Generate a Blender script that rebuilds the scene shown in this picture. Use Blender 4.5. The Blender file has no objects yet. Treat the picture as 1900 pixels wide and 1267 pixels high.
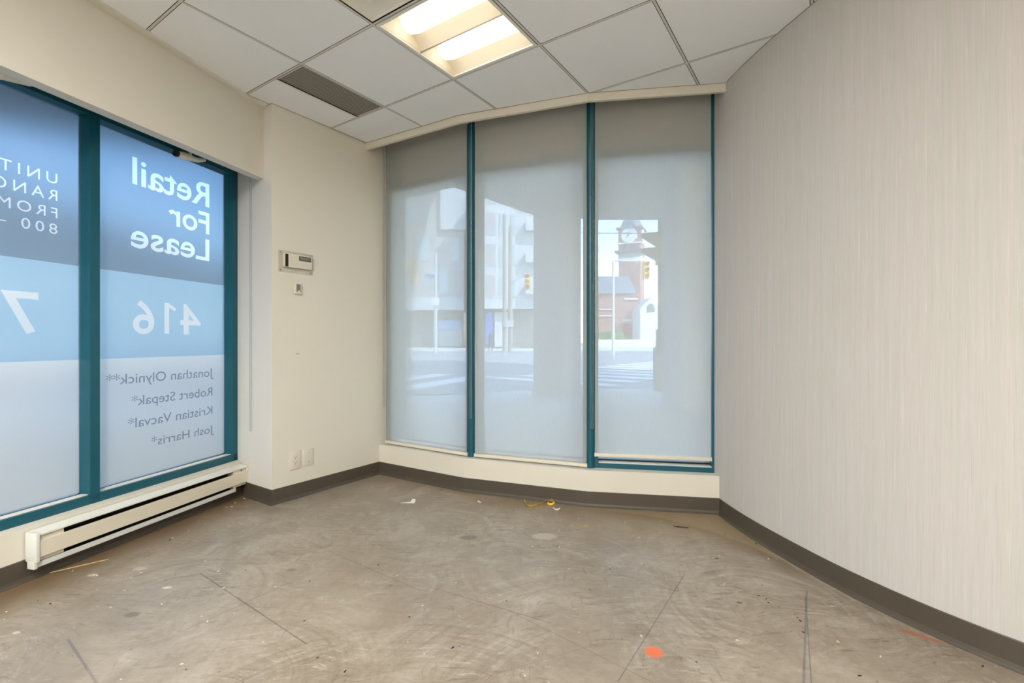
import bpy, bmesh, math, random
from mathutils import Vector, Matrix
random.seed(7)
R = math.radians
PI = math.pi
S = bpy.context.scene
C = S.collection

# ------------------------------------------------------------------ camera
H_EYE = 1.094
FPX = 890.0
cam_d = bpy.data.cameras.new('camera')
cam = bpy.data.objects.new('camera', cam_d); C.objects.link(cam)
cam_d.sensor_width = 36.0; cam_d.lens = FPX / 1900 * 36.0
cam_d.shift_y = -1.2 / 1900
cam_d.clip_start = 0.05; cam_d.clip_end = 500
cam.location = (0, 0, H_EYE); cam.rotation_euler = (R(90), 0, 0)
S.camera = cam

# ------------------------------------------------------------------ world, sun, exposure
SKY_STRENGTH = 0.36
SUN_STRENGTH = 2.5
LAMP_STRENGTH = 1.8
EXPOSURE = 1.42
BACK_FILL_WATTS = 32.0
w = bpy.data.worlds.new('sky'); S.world = w; w.use_nodes = True
nt = w.node_tree; nt.nodes.clear()
wo = nt.nodes.new('ShaderNodeOutputWorld'); wb = nt.nodes.new('ShaderNodeBackground')
sk = nt.nodes.new('ShaderNodeTexSky'); sk.sky_type = 'NISHITA'; sk.sun_disc = False
sk.sun_elevation = R(48); sk.sun_rotation = R(135); sk.air_density = 1.0; sk.dust_density = 0.1; sk.ozone_density = 2.0
wb.inputs['Strength'].default_value = SKY_STRENGTH
nt.links.new(sk.outputs[0], wb.inputs[0]); nt.links.new(wb.outputs[0], wo.inputs[0])
sl = bpy.data.lights.new('sun', 'SUN'); sl.energy = SUN_STRENGTH; sl.angle = R(0.6); sl.color = (1, 0.96, 0.9)
so = bpy.data.objects.new('sun', sl); C.objects.link(so)
so.location = (10, 20, 30)
so.rotation_euler = Vector((-0.60, 0.55, -0.75)).to_track_quat('-Z', 'Y').to_euler()
vs = S.view_settings
S.display_settings.display_device = 'sRGB'
vs.view_transform = 'Standard'; vs.look = 'None'; vs.gamma = 1.0; vs.use_curve_mapping = False
vs.exposure = EXPOSURE

# ------------------------------------------------------------------ helpers
def lin(c):
    o = []
    for v in c[:3]:
        v = v / 255.0
        o.append(v / 12.92 if v <= 0.04045 else ((v + 0.055) / 1.055) ** 2.4)
    return (o[0], o[1], o[2], 1.0)

class NB:
    def __init__(self, name):
        self.m = bpy.data.materials.new(name); self.m.use_nodes = True
        self.t = self.m.node_tree; self.t.nodes.clear()
        self.out = self.t.nodes.new('ShaderNodeOutputMaterial')
    def n(self, typ, **kw):
        x = self.t.nodes.new(typ)
        for k, v in kw.items(): setattr(x, k, v)
        return x
    def put(self, sock, v):
        if isinstance(v, bpy.types.NodeSocket): self.t.links.new(v, sock)
        elif v is not None: sock.default_value = v
    def math(self, op, a, b=None, c=None, clamp=False):
        x = self.n('ShaderNodeMath', operation=op); x.use_clamp = clamp
        self.put(x.inputs[0], a)
        if b is not None: self.put(x.inputs[1], b)
        if c is not None: self.put(x.inputs[2], c)
        return x.outputs[0]
    def dot(self, a, v):
        x = self.n('ShaderNodeVectorMath', operation='DOT_PRODUCT')
        self.put(x.inputs[0], a); self.put(x.inputs[1], v); return x.outputs['Value']
    def vmul(self, a, v):
        x = self.n('ShaderNodeVectorMath', operation='MULTIPLY')
        self.put(x.inputs[0], a); self.put(x.inputs[1], v); return x.outputs[0]
    def vadd(self, a, v):
        x = self.n('ShaderNodeVectorMath', operation='ADD')
        self.put(x.inputs[0], a); self.put(x.inputs[1], v); return x.outputs[0]
    def noise(self, vec, scale, detail=3.0, rough=0.5, dist=0.0):
        x = self.n('ShaderNodeTexNoise'); self.put(x.inputs['Vector'], vec)
        x.inputs['Scale'].default_value = scale; x.inputs['Detail'].default_value = detail
        x.inputs['Roughness'].default_value = rough; x.inputs['Distortion'].default_value = dist
        return x.outputs[0]
    def ramp(self, fac, a, b, lo=0.0, hi=1.0):
        x = self.n('ShaderNodeMapRange'); x.clamp = True
        self.put(x.inputs['Value'], fac)
        x.inputs['From Min'].default_value = a; x.inputs['From Max'].default_value = b
        x.inputs['To Min'].default_value = lo; x.inputs['To Max'].default_value = hi
        return x.outputs[0]
    def mix(self, fac, a, b, typ='MIX'):
        x = self.n('ShaderNodeMix', data_type='RGBA', blend_type=typ)
        self.put(x.inputs[0], fac); self.put(x.inputs[6], a); self.put(x.inputs[7], b)
        return x.outputs[2]
    def geo(self): return self.n('ShaderNodeNewGeometry').outputs['Position']
    def objc(self): return self.n('ShaderNodeTexCoord').outputs['Object']
    def bump(self, h, strength=0.1, dist=0.01):
        x = self.n('ShaderNodeBump'); self.put(x.inputs['Height'], h)
        x.inputs['Strength'].default_value = strength; x.inputs['Distance'].default_value = dist
        return x.outputs[0]
    def pbr(self, col, rough=0.5, metal=0.0, spec=0.5, normal=None, emit=None, estr=0.0, coat=0.0):
        p = self.n('ShaderNodeBsdfPrincipled')
        self.put(p.inputs['Base Color'], col); self.put(p.inputs['Roughness'], rough)
        p.inputs['Metallic'].default_value = metal; p.inputs['Specular IOR Level'].default_value = spec
        if normal is not None: self.put(p.inputs['Normal'], normal)
        if emit is not None:
            self.put(p.inputs['Emission Color'], emit); p.inputs['Emission Strength'].default_value = estr
        if coat: p.inputs['Coat Weight'].default_value = coat
        return p.outputs[0]
    def done(self, sh):
        self.t.links.new(sh, self.out.inputs[0]); return self.m

def mat(name, col, rough=0.5, metal=0.0, spec=0.5, var=0.03, scale=8.0, bumpy=0.0):
    b = NB(name); c = lin(col)
    nz = b.noise(b.objc(), scale, 4.0, 0.6)
    lo = tuple(max(0, v * (1 - var)) for v in c[:3]) + (1,); hi = tuple(min(1, v * (1 + var)) for v in c[:3]) + (1,)
    cc = b.mix(b.ramp(nz, 0.3, 0.7), lo, hi)
    nrm = b.bump(b.noise(b.objc(), scale * 12, 3.0), bumpy, 0.002) if bumpy else None
    return b.done(b.pbr(cc, rough, metal, spec, nrm))

def obj(name, bm, m, parent=None, smooth=False, recalc=True):
    me = bpy.data.meshes.new(name)
    if recalc: bmesh.ops.recalc_face_normals(bm, faces=bm.faces[:])
    if smooth:
        for f in bm.faces: f.smooth = True
    bm.to_mesh(me); bm.free()
    if smooth:
        try: me.set_sharp_from_angle(angle=R(38))
        except Exception: pass
    o = bpy.data.objects.new(name, me); C.objects.link(o)
    if isinstance(m, (list, tuple)):
        for x in m: me.materials.append(x)
    elif m: me.materials.append(m)
    if parent: o.parent = parent
    return o
def tag(o, label=None, cat=None, group=None, kind=None):
    if label: o['label'] = label
    if cat: o['category'] = cat
    if group: o['group'] = group
    if kind: o['kind'] = kind
    return o
def thing(name, label, cat, loc=(0, 0, 0), rz=0.0, group=None):
    o = bpy.data.objects.new(name, None); C.objects.link(o); o.empty_display_size = 0.1
    o.location = loc; o.rotation_euler = (0, 0, rz)
    return tag(o, label, cat, group)
def struct(name, bm, m, parent=None, smooth=False):
    o = obj(name, bm, m, parent, smooth)
    if not parent: o['kind'] = 'structure'
    return o

def bmn(): return bmesh.new()
def bx(bm, x0, x1, y0, y1, z0, z1, bev=0.0, M=None, mi=0):
    r = bmesh.ops.create_cube(bm, size=1.0)
    vsx = r['verts']
    for v in vsx:
        v.co = Vector(((x0 + x1) / 2 + v.co.x * (x1 - x0), (y0 + y1) / 2 + v.co.y * (y1 - y0), (z0 + z1) / 2 + v.co.z * (z1 - z0)))
    fs = set(f for v in vsx for f in v.link_faces)
    for f in fs: f.material_index = mi
    if bev > 0:
        es = list(set(e for v in vsx for e in v.link_edges))
        rr = bmesh.ops.bevel(bm, geom=es, offset=bev, segments=2, affect='EDGES', profile=0.6)
        vsx = list(set(v for f in rr['faces'] for v in f.verts) | set(v for v in vsx if v.is_valid))
        for f in rr['faces']: f.material_index = mi
    if M is not None: bmesh.ops.transform(bm, matrix=M, verts=[v for v in vsx if v.is_valid])
    return vsx
def cyl(bm, p0, p1, r0, r1=None, n=16, caps=True, mi=0):
    r1 = r0 if r1 is None else r1
    p0 = Vector(p0); p1 = Vector(p1); d = p1 - p0
    q = d.to_track_quat('Z', 'Y').to_matrix()
    a = [bm.verts.new(p0 + q @ Vector((math.cos(2 * PI * i / n) * r0, math.sin(2 * PI * i / n) * r0, 0))) for i in range(n)]
    b = [bm.verts.new(p1 + q @ Vector((math.cos(2 * PI * i / n) * r1, math.sin(2 * PI * i / n) * r1, 0))) for i in range(n)]
    for i in range(n):
        f = bm.faces.new((a[i], a[(i + 1) % n], b[(i + 1) % n], b[i])); f.material_index = mi
    if caps:
        bm.faces.new(a[::-1]).material_index = mi; bm.faces.new(b).material_index = mi
def tube(bm, pts, r, n=8, closed=False):
    pts = [Vector(p) for p in pts]; k = len(pts); rings = []
    up = Vector((0, 0, 1))
    for i, p in enumerate(pts):
        a = pts[(i - 1) % k] if (closed or i > 0) else p
        b = pts[(i + 1) % k] if (closed or i < k - 1) else p
        d = (b - a)
        if d.length < 1e-9: d = Vector((1, 0, 0))
        q = d.to_track_quat('Z', 'Y').to_matrix()
        rr = r[i] if isinstance(r, (list, tuple)) else r
        rings.append([bm.verts.new(p + q @ Vector((math.cos(2 * PI * j / n) * rr, math.sin(2 * PI * j / n) * rr, 0))) for j in range(n)])
    m = k if closed else k - 1
    for i in range(m):
        A = rings[i]; B = rings[(i + 1) % k]
        for j in range(n): bm.faces.new((A[j], A[(j + 1) % n], B[(j + 1) % n], B[j]))
    if not closed: bm.faces.new(rings[0][::-1]); bm.faces.new(rings[-1])
def prism(bm, poly, z0, z1, mi=0):
    a = [bm.verts.new((p[0], p[1], z0)) for p in poly]; b = [bm.verts.new((p[0], p[1], z1)) for p in poly]
    n = len(poly); fs = []
    for i in range(n): fs.append(bm.faces.new((a[i], a[(i + 1) % n], b[(i + 1) % n], b[i])))
    fs.append(bm.faces.new(a[::-1])); fs.append(bm.faces.new(b))
    for f in fs: f.material_index = mi
def offset_line(pts, d):
    """shift a plan polyline to its left by d (mitred)"""
    pts = [Vector((p[0], p[1])) for p in pts]; out = []
    for i, p in enumerate(pts):
        ns = []
        if i > 0: t = (p - pts[i - 1]).normalized(); ns.append(Vector((-t.y, t.x)))
        if i < len(pts) - 1: t = (pts[i + 1] - p).normalized(); ns.append(Vector((-t.y, t.x)))
        if len(ns) == 2:
            m = (ns[0] + ns[1]).normalized(); out.append(p + m * (d / max(0.3, m.dot(ns[0]))))
        else: out.append(p + ns[0] * d)
    return [(q.x, q.y) for q in out]
def wall(bm, pts, d, z0, z1, mi=0):
    """wall slab along a polyline, thickened to the left by d"""
    q = offset_line(pts, d)
    rows = [[bm.verts.new((a[0], a[1], z0)), bm.verts.new((a[0], a[1], z1)), bm.verts.new((b[0], b[1], z1)), bm.verts.new((b[0], b[1], z0))] for a, b in zip(pts, q)]
    for i in range(len(rows) - 1):
        for j in range(4): bm.faces.new((rows[i][j], rows[i][(j + 1) % 4], rows[i + 1][(j + 1) % 4], rows[i + 1][j])).material_index = mi
    bm.faces.new(rows[0]).material_index = mi; bm.faces.new(rows[-1][::-1]).material_index = mi
def sweep(bm, pts, prof):
    """sweep a profile [(distance to the left of the line, z)] along a plan polyline"""
    lines = [offset_line(pts, d) for d, z in prof]
    k = len(prof); rows = []
    for i in range(len(pts)):
        rows.append([bm.verts.new((lines[j][i][0], lines[j][i][1], prof[j][1])) for j in range(k)])
    for i in range(len(pts) - 1):
        for j in range(k):
            bm.faces.new((rows[i][j], rows[i + 1][j], rows[i + 1][(j + 1) % k], rows[i][(j + 1) % k]))
    bm.faces.new(rows[0]); bm.faces.new(rows[-1][::-1])
def catmull(pts, n=6):
    out = []
    P = [Vector(p) for p in pts]
    for i in range(len(P) - 1):
        p0 = P[max(0, i - 1)]; p1 = P[i]; p2 = P[i + 1]; p3 = P[min(len(P) - 1, i + 2)]
        for k in range(n):
            t = k / n
            out.append(0.5 * ((2 * p1) + (p2 - p0) * t + (2 * p0 - 5 * p1 + 4 * p2 - p3) * t * t + (3 * p1 - p0 - 3 * p2 + p3) * t ** 3))
    out.append(P[-1]); return [tuple(v) for v in out]
def frame_M(o, ang): return Matrix.Translation((o[0], o[1], 0)) @ Matrix.Rotation(ang, 4, 'Z')
def on_floor(px, py, z=0.0):
    Y = FPX * (H_EYE - z) / (py - 632.3); return ((px - 950) * Y / FPX, Y, z)

# ------------------------------------------------------------------ materials
def floor_material():
    b = NB('bare_concrete'); P = b.geo()
    wp = b.n('ShaderNodeTexNoise'); b.put(wp.inputs['Vector'], P); wp.inputs['Scale'].default_value = 1.7; wp.inputs['Detail'].default_value = 2
    Pw = b.vadd(P, b.vmul(wp.outputs[1], (0.35, 0.35, 0)))
    big = b.noise(Pw, 1.3, 5, 0.6); mid = b.noise(Pw, 4.5, 6, 0.65, 0.8); fine = b.noise(P, 38, 5, 0.7)
    base = b.mix(b.ramp(big, 0.35, 0.65), lin((142, 130, 115)), lin((170, 160, 145)))
    base = b.mix(b.ramp(mid, 0.42, 0.62, 0, 0.55), base, lin((132, 119, 102)))
    base = b.mix(b.ramp(b.noise(Pw, 2.6, 6, 0.7, 1.5), 0.55, 0.70, 0, 0.7), base, lin((182, 174, 160)))
    # trowel swirls: streaks along arcs about a few centres
    for k, (cx, cy, r0, r1, amt) in enumerate([(-1.45, 2.05, 0.08, 0.50, 0.55), (-0.93, 1.50, 0.15, 0.62, 0.4), (0.55, 1.15, 0.45, 1.25, 0.5), (0.25, 2.35, 0.15, 0.6, 0.35),
                                               (-1.95, 1.55, 0.1, 0.5, 0.45), (-0.5, 2.75, 0.1, 0.5, 0.25), (1.05, 2.0, 0.2, 0.7, 0.4), (-0.35, 1.1, 0.25, 0.9, 0.45)]):
        q = b.vadd(P, (-cx, -cy, 0)); q = b.vmul(q, (1, 1, 0))
        ln = b.n('ShaderNodeVectorMath', operation='LENGTH'); b.put(ln.inputs[0], q); d = ln.outputs['Value']
        cv = b.n('ShaderNodeCombineXYZ'); b.put(cv.inputs[0], b.math('MULTIPLY', d, 22.0))
        b.put(cv.inputs[1], b.math('MULTIPLY', b.noise(P, 2.0, 2), 1.2)); cv.inputs[2].default_value = k * 3.1
        st = b.noise(cv.outputs[0], 1.6, 4, 0.75)
        msk = b.math('MULTIPLY', b.ramp(d, r0, r0 + 0.08), b.ramp(d, r1 - 0.15, r1, 1, 0))
        msk = b.math('MULTIPLY', msk, b.ramp(b.noise(P, 2.2, 3), 0.42, 0.62))
        base = b.mix(b.math('MULTIPLY', b.math('MULTIPLY', b.ramp(st, 0.50, 0.62), msk), amt), base, lin((110, 97, 83)))
        base = b.mix(b.math('MULTIPLY', b.math('MULTIPLY', b.ramp(st, 0.38, 0.46, 1, 0), msk), amt * 0.7), base, lin((193, 184, 170)))
    # directional scuffs
    for (v3, sc_, lo, hi, am, cl) in (((2.0, 15.0, 1), 3.0, 0.54, 0.64, 0.75, (100, 88, 74)), ((14.0, 2.4, 1), 3.0, 0.55, 0.66, 0.6, (106, 93, 78)), ((4.0, 20.0, 1), 2.2, 0.55, 0.66, 0.65, (200, 192, 178)), ((9.0, 9.0, 1), 2.4, 0.56, 0.68, 0.7, (116, 98, 76))):
        nn = b.noise(b.vmul(b.vadd(P, b.vmul(wp.outputs[1], (0.25, 0.30, 0))), v3), sc_, 6, 0.8)
        base = b.mix(b.math('MULTIPLY', b.ramp(nn, lo, hi, 0, am), b.ramp(b.noise(P, 1.6 + sc_ * 0.3, 3), 0.38, 0.58)), base, lin(cl))
    sc = b.noise(b.vmul(b.vadd(P, b.vmul(wp.outputs[1], (0.1, 0.3, 0))), (3.0, 11.0, 1)), 2.6, 5, 0.75)
    base = b.mix(b.ramp(sc, 0.56, 0.72, 0, 0.5), base, lin((116, 104, 90)))
    # glue-brown margins near the walls on the left and front, pale screed in the right corner
    cor = b.math('ADD', b.dot(P, (-0.9715, 0.237, 0)), b.math('MULTIPLY', mid, 0.16))
    base = b.mix(b.ramp(cor, 2.42, 2.68, 0, 0.95), base, lin((112, 91, 64)))
    # pale screed left outside the arc of the grinder in the right-hand corner
    ln = b.n('ShaderNodeVectorMath', operation='LENGTH'); b.put(ln.inputs[0], b.vmul(b.vadd(P, (-0.374, -2.10, 0)), (1, 1, 0)))
    rim = b.math('ADD', ln.outputs['Value'], b.math('MULTIPLY', b.math('SUBTRACT', mid, 0.5), 0.09))
    xm_ = b.ramp(b.dot(P, (1, 0.25, 0)), 1.10, 1.40); ym_ = b.ramp(b.dot(P, (0, 1, 0)), 2.05, 2.35)
    xy_ = b.math('MULTIPLY', xm_, ym_)
    base = b.mix(b.math('MULTIPLY', b.ramp(rim, 1.005, 1.03, 0, 0.85), xy_), base, b.mix(b.ramp(fine, 0.3, 0.7), lin((164, 146, 114)), lin((184, 168, 138))))
    base = b.mix(b.math('MULTIPLY', b.math('MULTIPLY', b.ramp(rim, 0.90, 1.005, 0, 0.55), b.ramp(rim, 1.005, 1.02, 1, 0)), xy_), base, lin((112, 98, 82)))
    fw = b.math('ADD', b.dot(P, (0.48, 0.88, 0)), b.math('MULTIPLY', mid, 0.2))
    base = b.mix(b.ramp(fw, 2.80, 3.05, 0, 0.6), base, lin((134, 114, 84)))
    # drawn lines, saw cuts and chalk marks
    L = [((-1.47, 2.26), (-0.74, 1.73), 0.0035, (70, 62, 52), 0.85), ((-1.24, 1.81), (-0.95, 2.26), 0.003, (70, 62, 52), 0.6),
         ((-1.19, 2.67), (-0.40, 2.10), 0.0025, (74, 66, 56), 0.6), ((0.086, 2.544), (0.87, 1.99), 0.003, (128, 62, 44), 0.55),
         ((-0.36, 2.13), (0.15, 1.86), 0.003, (112, 62, 44), 0.7), ((-0.02, 1.95), (0.55, 1.45), 0.003, (92, 70, 52), 0.45),
         ((0.81, 2.25), (0.34, 1.54), 0.0035, (74, 76, 78), 0.65), ((1.29, 2.10), (0.93, 1.53), 0.006, (78, 84, 104), 0.65),
         ((1.255, 2.05), (0.955, 1.53), 0.003, (66, 72, 92), 0.7), ((-1.63, 1.76), (-1.31, 1.52), 0.006, (84, 84, 92), 0.6), ((0.1, 2.6), (0.9, 2.35), 0.003, (90, 76, 62), 0.35),
         ((-0.9, 2.52), (-0.30, 2.30), 0.003, (96, 70, 54), 0.35), ((0.2, 2.3), (1.1, 2.1), 0.004, (96, 86, 74), 0.35), ((-0.35, 1.45), (0.35, 1.75), 0.0025, (80, 72, 60), 0.3)]
    Pj = b.vadd(P, b.vmul(b.n('ShaderNodeTexNoise').outputs[1], (0, 0, 0)))
    for (a, c, wd, col, amt) in L:
        dx, dy = c[0] - a[0], c[1] - a[1]; ll = math.hypot(dx, dy); dx /= ll; dy /= ll
        dn = b.math('ABSOLUTE', b.math('SUBTRACT', b.dot(P, (-dy, dx, 0)), -dy * a[0] + dx * a[1]))
        tt = b.math('COMPARE', b.dot(P, (dx, dy, 0)), dx * a[0] + dy * a[1] + ll / 2, ll / 2)
        mk = b.math('MULTIPLY', b.ramp(dn, wd * 0.3, wd, 1, 0), tt)
        mk = b.math('MULTIPLY', mk, b.ramp(mid, 0.30, 0.55, 0.45, 1.0))
        base = b.mix(b.math('MULTIPLY', mk, amt), base, lin(col))
    # sprayed orange paint marks, soft edged
    for (cx, cy, sx, sy, ang, col, amt) in [(0.50, 1.685, 0.034, 0.034, 0, (232, 104, 46), 0.85), (1.515, 1.775, 0.075, 0.012, -38, (200, 92, 50), 0.6), (1.05, 2.0, 0.0, 0.0, 0, (0, 0, 0), 0)]:
        if amt == 0: continue
        ca, sa = math.cos(R(ang)), math.sin(R(ang)); q = b.vadd(P, (-cx, -cy, 0))
        u = b.math('DIVIDE', b.dot(q, (ca, sa, 0)), sx); v = b.math('DIVIDE', b.dot(q, (-sa, ca, 0)), sy)
        r2 = b.math('ADD', b.math('MULTIPLY', u, u), b.math('MULTIPLY', v, v))
        r2 = b.math('ADD', r2, b.math('MULTIPLY', b.math('SUBTRACT', b.noise(P, 30, 3), 0.5), 1.2))
        base = b.mix(b.ramp(r2, 0.35, 1.25, amt, 0), base, lin(col))
    # dark oval spots and pale filler splats
    for (px, py, r, col, amt) in [(1330, 1036, 0.013, (70, 60, 54), 0.9), (1372, 1118, 0.012, (72, 58, 50), 0.9), (245, 1140, 0.03, (104, 92, 78), 0.8), (870, 997, 0.05, (112, 104, 92), 0.8),
                                  (1010, 995, 0.07, (196, 188, 172), 0.6), (540, 1057, 0.022, (112, 100, 84), 0.8), (310, 1090, 0.02, (206, 200, 190), 0.85), (172, 1067, 0.022, (202, 196, 182), 0.8),
                                  (725, 1086, 0.012, (116, 106, 92), 0.8), (260, 1055, 0.03, (190, 182, 168), 0.7), (30, 1174, 0.014, (206, 200, 188), 0.8)]:
        x, y, _ = on_floor(px, py); q = b.vmul(b.vadd(P, (-x, -y, 0)), (1 / r, 1.6 / r, 0))
        ln = b.n('ShaderNodeVectorMath', operation='LENGTH'); b.put(ln.inputs[0], q)
        e = b.math('ADD', ln.outputs['Value'], b.math('MULTIPLY', b.math('SUBTRACT', b.noise(P, 60, 3), 0.5), 0.9))
        base = b.mix(b.ramp(e, 0.8, 1.15, amt, 0), base, lin(col))
    # fine grain and specks
    base = b.mix(b.ramp(fine, 0.3, 0.75, 0.0, 0.28), base, lin((112, 100, 86)))
    vo = b.n('ShaderNodeTexVoronoi'); b.put(vo.inputs['Vector'], P); vo.inputs['Scale'].default_value = 26
    base = b.mix(b.math('MULTIPLY', b.ramp(vo.outputs['Distance'], 0.05, 0.09, 1, 0), b.ramp(b.noise(P, 7, 2), 0.50, 0.58)), base, lin((74, 64, 54)))
    vo2 = b.n('ShaderNodeTexVoronoi'); b.put(vo2.inputs['Vector'], b.vadd(P, (3.3, 1.7, 0))); vo2.inputs['Scale'].default_value = 19
    base = b.mix(b.math('MULTIPLY', b.ramp(vo2.outputs['Distance'], 0.05, 0.10, 1, 0), b.ramp(b.noise(P, 5, 2), 0.53, 0.6)), base, lin((206, 196, 180)))
    rough = b.ramp(big, 0.3, 0.7, 0.28, 0.42)
    nrm = b.bump(b.math('ADD', fine, b.math('MULTIPLY', mid, 0.8)), 0.12, 0.004)
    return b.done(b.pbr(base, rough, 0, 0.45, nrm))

def wallpaper_material():
    b = NB('streaked_wallpaper'); P = b.geo()
    s1 = b.noise(b.vmul(P, (290, 290, 4.5)), 1.0, 3, 0.6)
    s2 = b.noise(b.vmul(b.vadd(P, (5, 3, 2)), (190, 190, 3.5)), 1.0, 3, 0.6)
    s3 = b.noise(b.vmul(P, (360, 360, 6)), 1.0, 2, 0.5)
    t = b.noise(b.vmul(b.vadd(P, (9, 1, 0)), (70, 70, 1.2)), 1.0, 2, 0.5)
    base = b.mix(b.ramp(t, 0.35, 0.65), lin((187, 186, 180)), lin((194, 188, 186)))
    base = b.mix(b.ramp(s1, 0.56, 0.70, 0, 0.42), base, lin((184, 178, 173)))
    base = b.mix(b.ramp(s2, 0.30, 0.42, 0.45, 0), base, lin((206, 205, 199)))
    base = b.mix(b.ramp(s3, 0.58, 0.72, 0, 0.4), base, lin((176, 168, 158)))
    base = b.mix(b.ramp(b.noise(b.vmul(b.vadd(P, (1, 8, 4)), (250, 250, 4)), 1, 2), 0.62, 0.74, 0, 0.4), base, lin((166, 163, 164)))
    return b.done(b.pbr(base, 0.75, 0, 0.25, b.bump(s1, 0.08, 0.002)))

M_floor = floor_material()
M_paper = wallpaper_material()
M_wall = mat('cream_wall_paint', (215, 210, 197), 0.6, var=0.015, scale=1.5, bumpy=0.03)
M_jamb = mat('white_jamb_paint', (216, 214, 208), 0.55, var=0.015, scale=2)
M_sill = mat('white_sill_paint_and_glare', (222, 218, 208), 0.45, var=0.03, scale=6)
M_teal = mat('teal_powder_coat', (8, 80, 96), 0.32, spec=0.5, var=0.05, scale=3)
M_base = mat('taupe_vinyl_base', (76, 68, 58), 0.45, var=0.06, scale=5)
M_tile = mat('ceiling_tile_face', (234, 236, 239), 0.85, var=0.01, scale=3, bumpy=0.05)
M_tbar = mat('white_grid_metal', (206, 204, 196), 0.4, var=0.02)
M_dark = mat('dark_void', (26, 24, 20), 0.9)
M_white = mat('white_enamel', (225, 223, 214), 0.35, var=0.02, scale=5)
M_heat = mat('almond_enamel', (214, 206, 188), 0.38, var=0.02, scale=4)
M_cap = mat('grey_white_cap', (212, 214, 208), 0.4, var=0.02, scale=4)
M_plast = mat('ivory_plastic', (212, 205, 190), 0.35, var=0.01)
M_rail = mat('almond_rail', (216, 208, 190), 0.35, var=0.01)
M_bead = mat('grey_bead_chain', (168, 170, 174), 0.35, var=0.02)
M_grey = mat('grey_plastic_and_edge_shade', (120, 112, 102), 0.4)
M_lcd = mat('green_grey_lcd', (96, 100, 84), 0.25)
M_black = mat('black_plastic', (26, 26, 26), 0.4)
M_yellow = mat('yellow_strap', (222, 182, 22), 0.45, var=0.1, scale=30)
M_paperw = mat('white_scrap', (228, 224, 214), 0.7, var=0.04, scale=20)
M_straw = mat('pale_splinter', (206, 178, 126), 0.7, var=0.1, scale=30)
M_crumb = mat('dark_crumb_material', (52, 42, 34), 0.9, var=0.2, scale=40)

def clear_material(name, col, t, rough=0.05):
    b = NB(name)
    tr = b.n('ShaderNodeBsdfTransparent'); tr.inputs[0].default_value = col
    g = b.n('ShaderNodeBsdfGlossy'); g.inputs['Roughness'].default_value = rough
    fr = b.n('ShaderNodeFresnel'); fr.inputs[0].default_value = 1.45
    m = b.n('ShaderNodeMixShader'); b.put(m.inputs[0], b.math('MULTIPLY', fr.outputs[0], t))
    b.put(m.inputs[1], tr.outputs[0]); b.put(m.inputs[2], g.outputs[0])
    return b.done(m.outputs[0])
M_glass = clear_material('window_glass', (0.93, 0.98, 0.98, 1), 0.8)
def clear_plastic():
    b = NB('clear_plastic')
    tr = b.n('ShaderNodeBsdfTransparent'); tr.inputs[0].default_value = (0.95, 0.94, 0.9, 1)
    p = b.pbr(lin((228, 224, 214)), 0.15)
    m = b.n('ShaderNodeMixShader'); m.inputs[0].default_value = 0.40
    b.put(m.inputs[1], tr.outputs[0]); b.put(m.inputs[2], p); return b.done(m.outputs[0])
M_clear = clear_plastic()

def blind_fabric():
    b = NB('solar_screen_fabric'); P = b.geo()
    wv = b.noise(b.vmul(P, (300, 300, 20)), 1.0, 2)
    col = b.mix(b.ramp(wv, 0.3, 0.7), lin((222, 220, 214)), lin((232, 230, 225)))
    df = b.n('ShaderNodeBsdfDiffuse'); b.put(df.inputs[0], col)
    tl = b.n('ShaderNodeBsdfTranslucent'); tl.inputs[0].default_value = (0.98, 0.96, 0.94, 1)
    tr = b.n('ShaderNodeBsdfTransparent'); tr.inputs[0].default_value = (1, 1, 1, 1)
    m1 = b.n('ShaderNodeMixShader'); m1.inputs[0].default_value = 0.58
    b.put(m1.inputs[1], df.outputs[0]); b.put(m1.inputs[2], tl.outputs[0])
    m2 = b.n('ShaderNodeMixShader'); m2.inputs[0].default_value = 0.27
    b.put(m2.inputs[1], m1.outputs[0]); b.put(m2.inputs[2], tr.outputs[0])
    return b.done(m2.outputs[0])
M_fabric = blind_fabric()

def film(name, col, trans=0.50, soft=0.40):
    """printed frosted vinyl: scatters daylight that falls on its outer face, and blurs what stands behind"""
    b = NB(name); c = lin(col)
    tl = b.n('ShaderNodeBsdfTranslucent'); tl.inputs[0].default_value = c
    rf = b.n('ShaderNodeBsdfRefraction'); rf.inputs['Color'].default_value = c; rf.inputs['IOR'].default_value = 1.12; rf.inputs['Roughness'].default_value = 0.55
    df = b.n('ShaderNodeBsdfPrincipled'); df.inputs['Base Color'].default_value = c; df.inputs['Roughness'].default_value = 0.35
    m1 = b.n('ShaderNodeMixShader'); m1.inputs[0].default_value = trans
    b.put(m1.inputs[1], tl.outputs[0]); b.put(m1.inputs[2], rf.outputs[0])
    m2 = b.n('ShaderNodeMixShader'); m2.inputs[0].default_value = soft
    b.put(m2.inputs[1], m1.outputs[0]); b.put(m2.inputs[2], df.outputs[0])
    return b.done(m2.outputs[0])
M_fdeep = film('film_deep_blue', (146, 160, 174))
M_flight = film('film_light_blue', (180, 204, 220))
M_fwhite = film('film_frosted_white', (230, 230, 228))
M_fletter = film('film_white_letters', (232, 230, 230))
M_fgrey = film('film_grey_letters', (150, 156, 168))

def glow(name, col, s):
    b = NB(name); e = b.n('ShaderNodeEmission'); e.inputs[0].default_value = col; e.inputs[1].default_value = s
    return b.done(e.outputs[0])
M_lamp = glow('lamp_basket_glow', (1.0, 0.94, 0.83, 1), LAMP_STRENGTH)
M_refl = mat('troffer_reflector', (214, 204, 184), 0.4, var=0.0)

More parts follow.
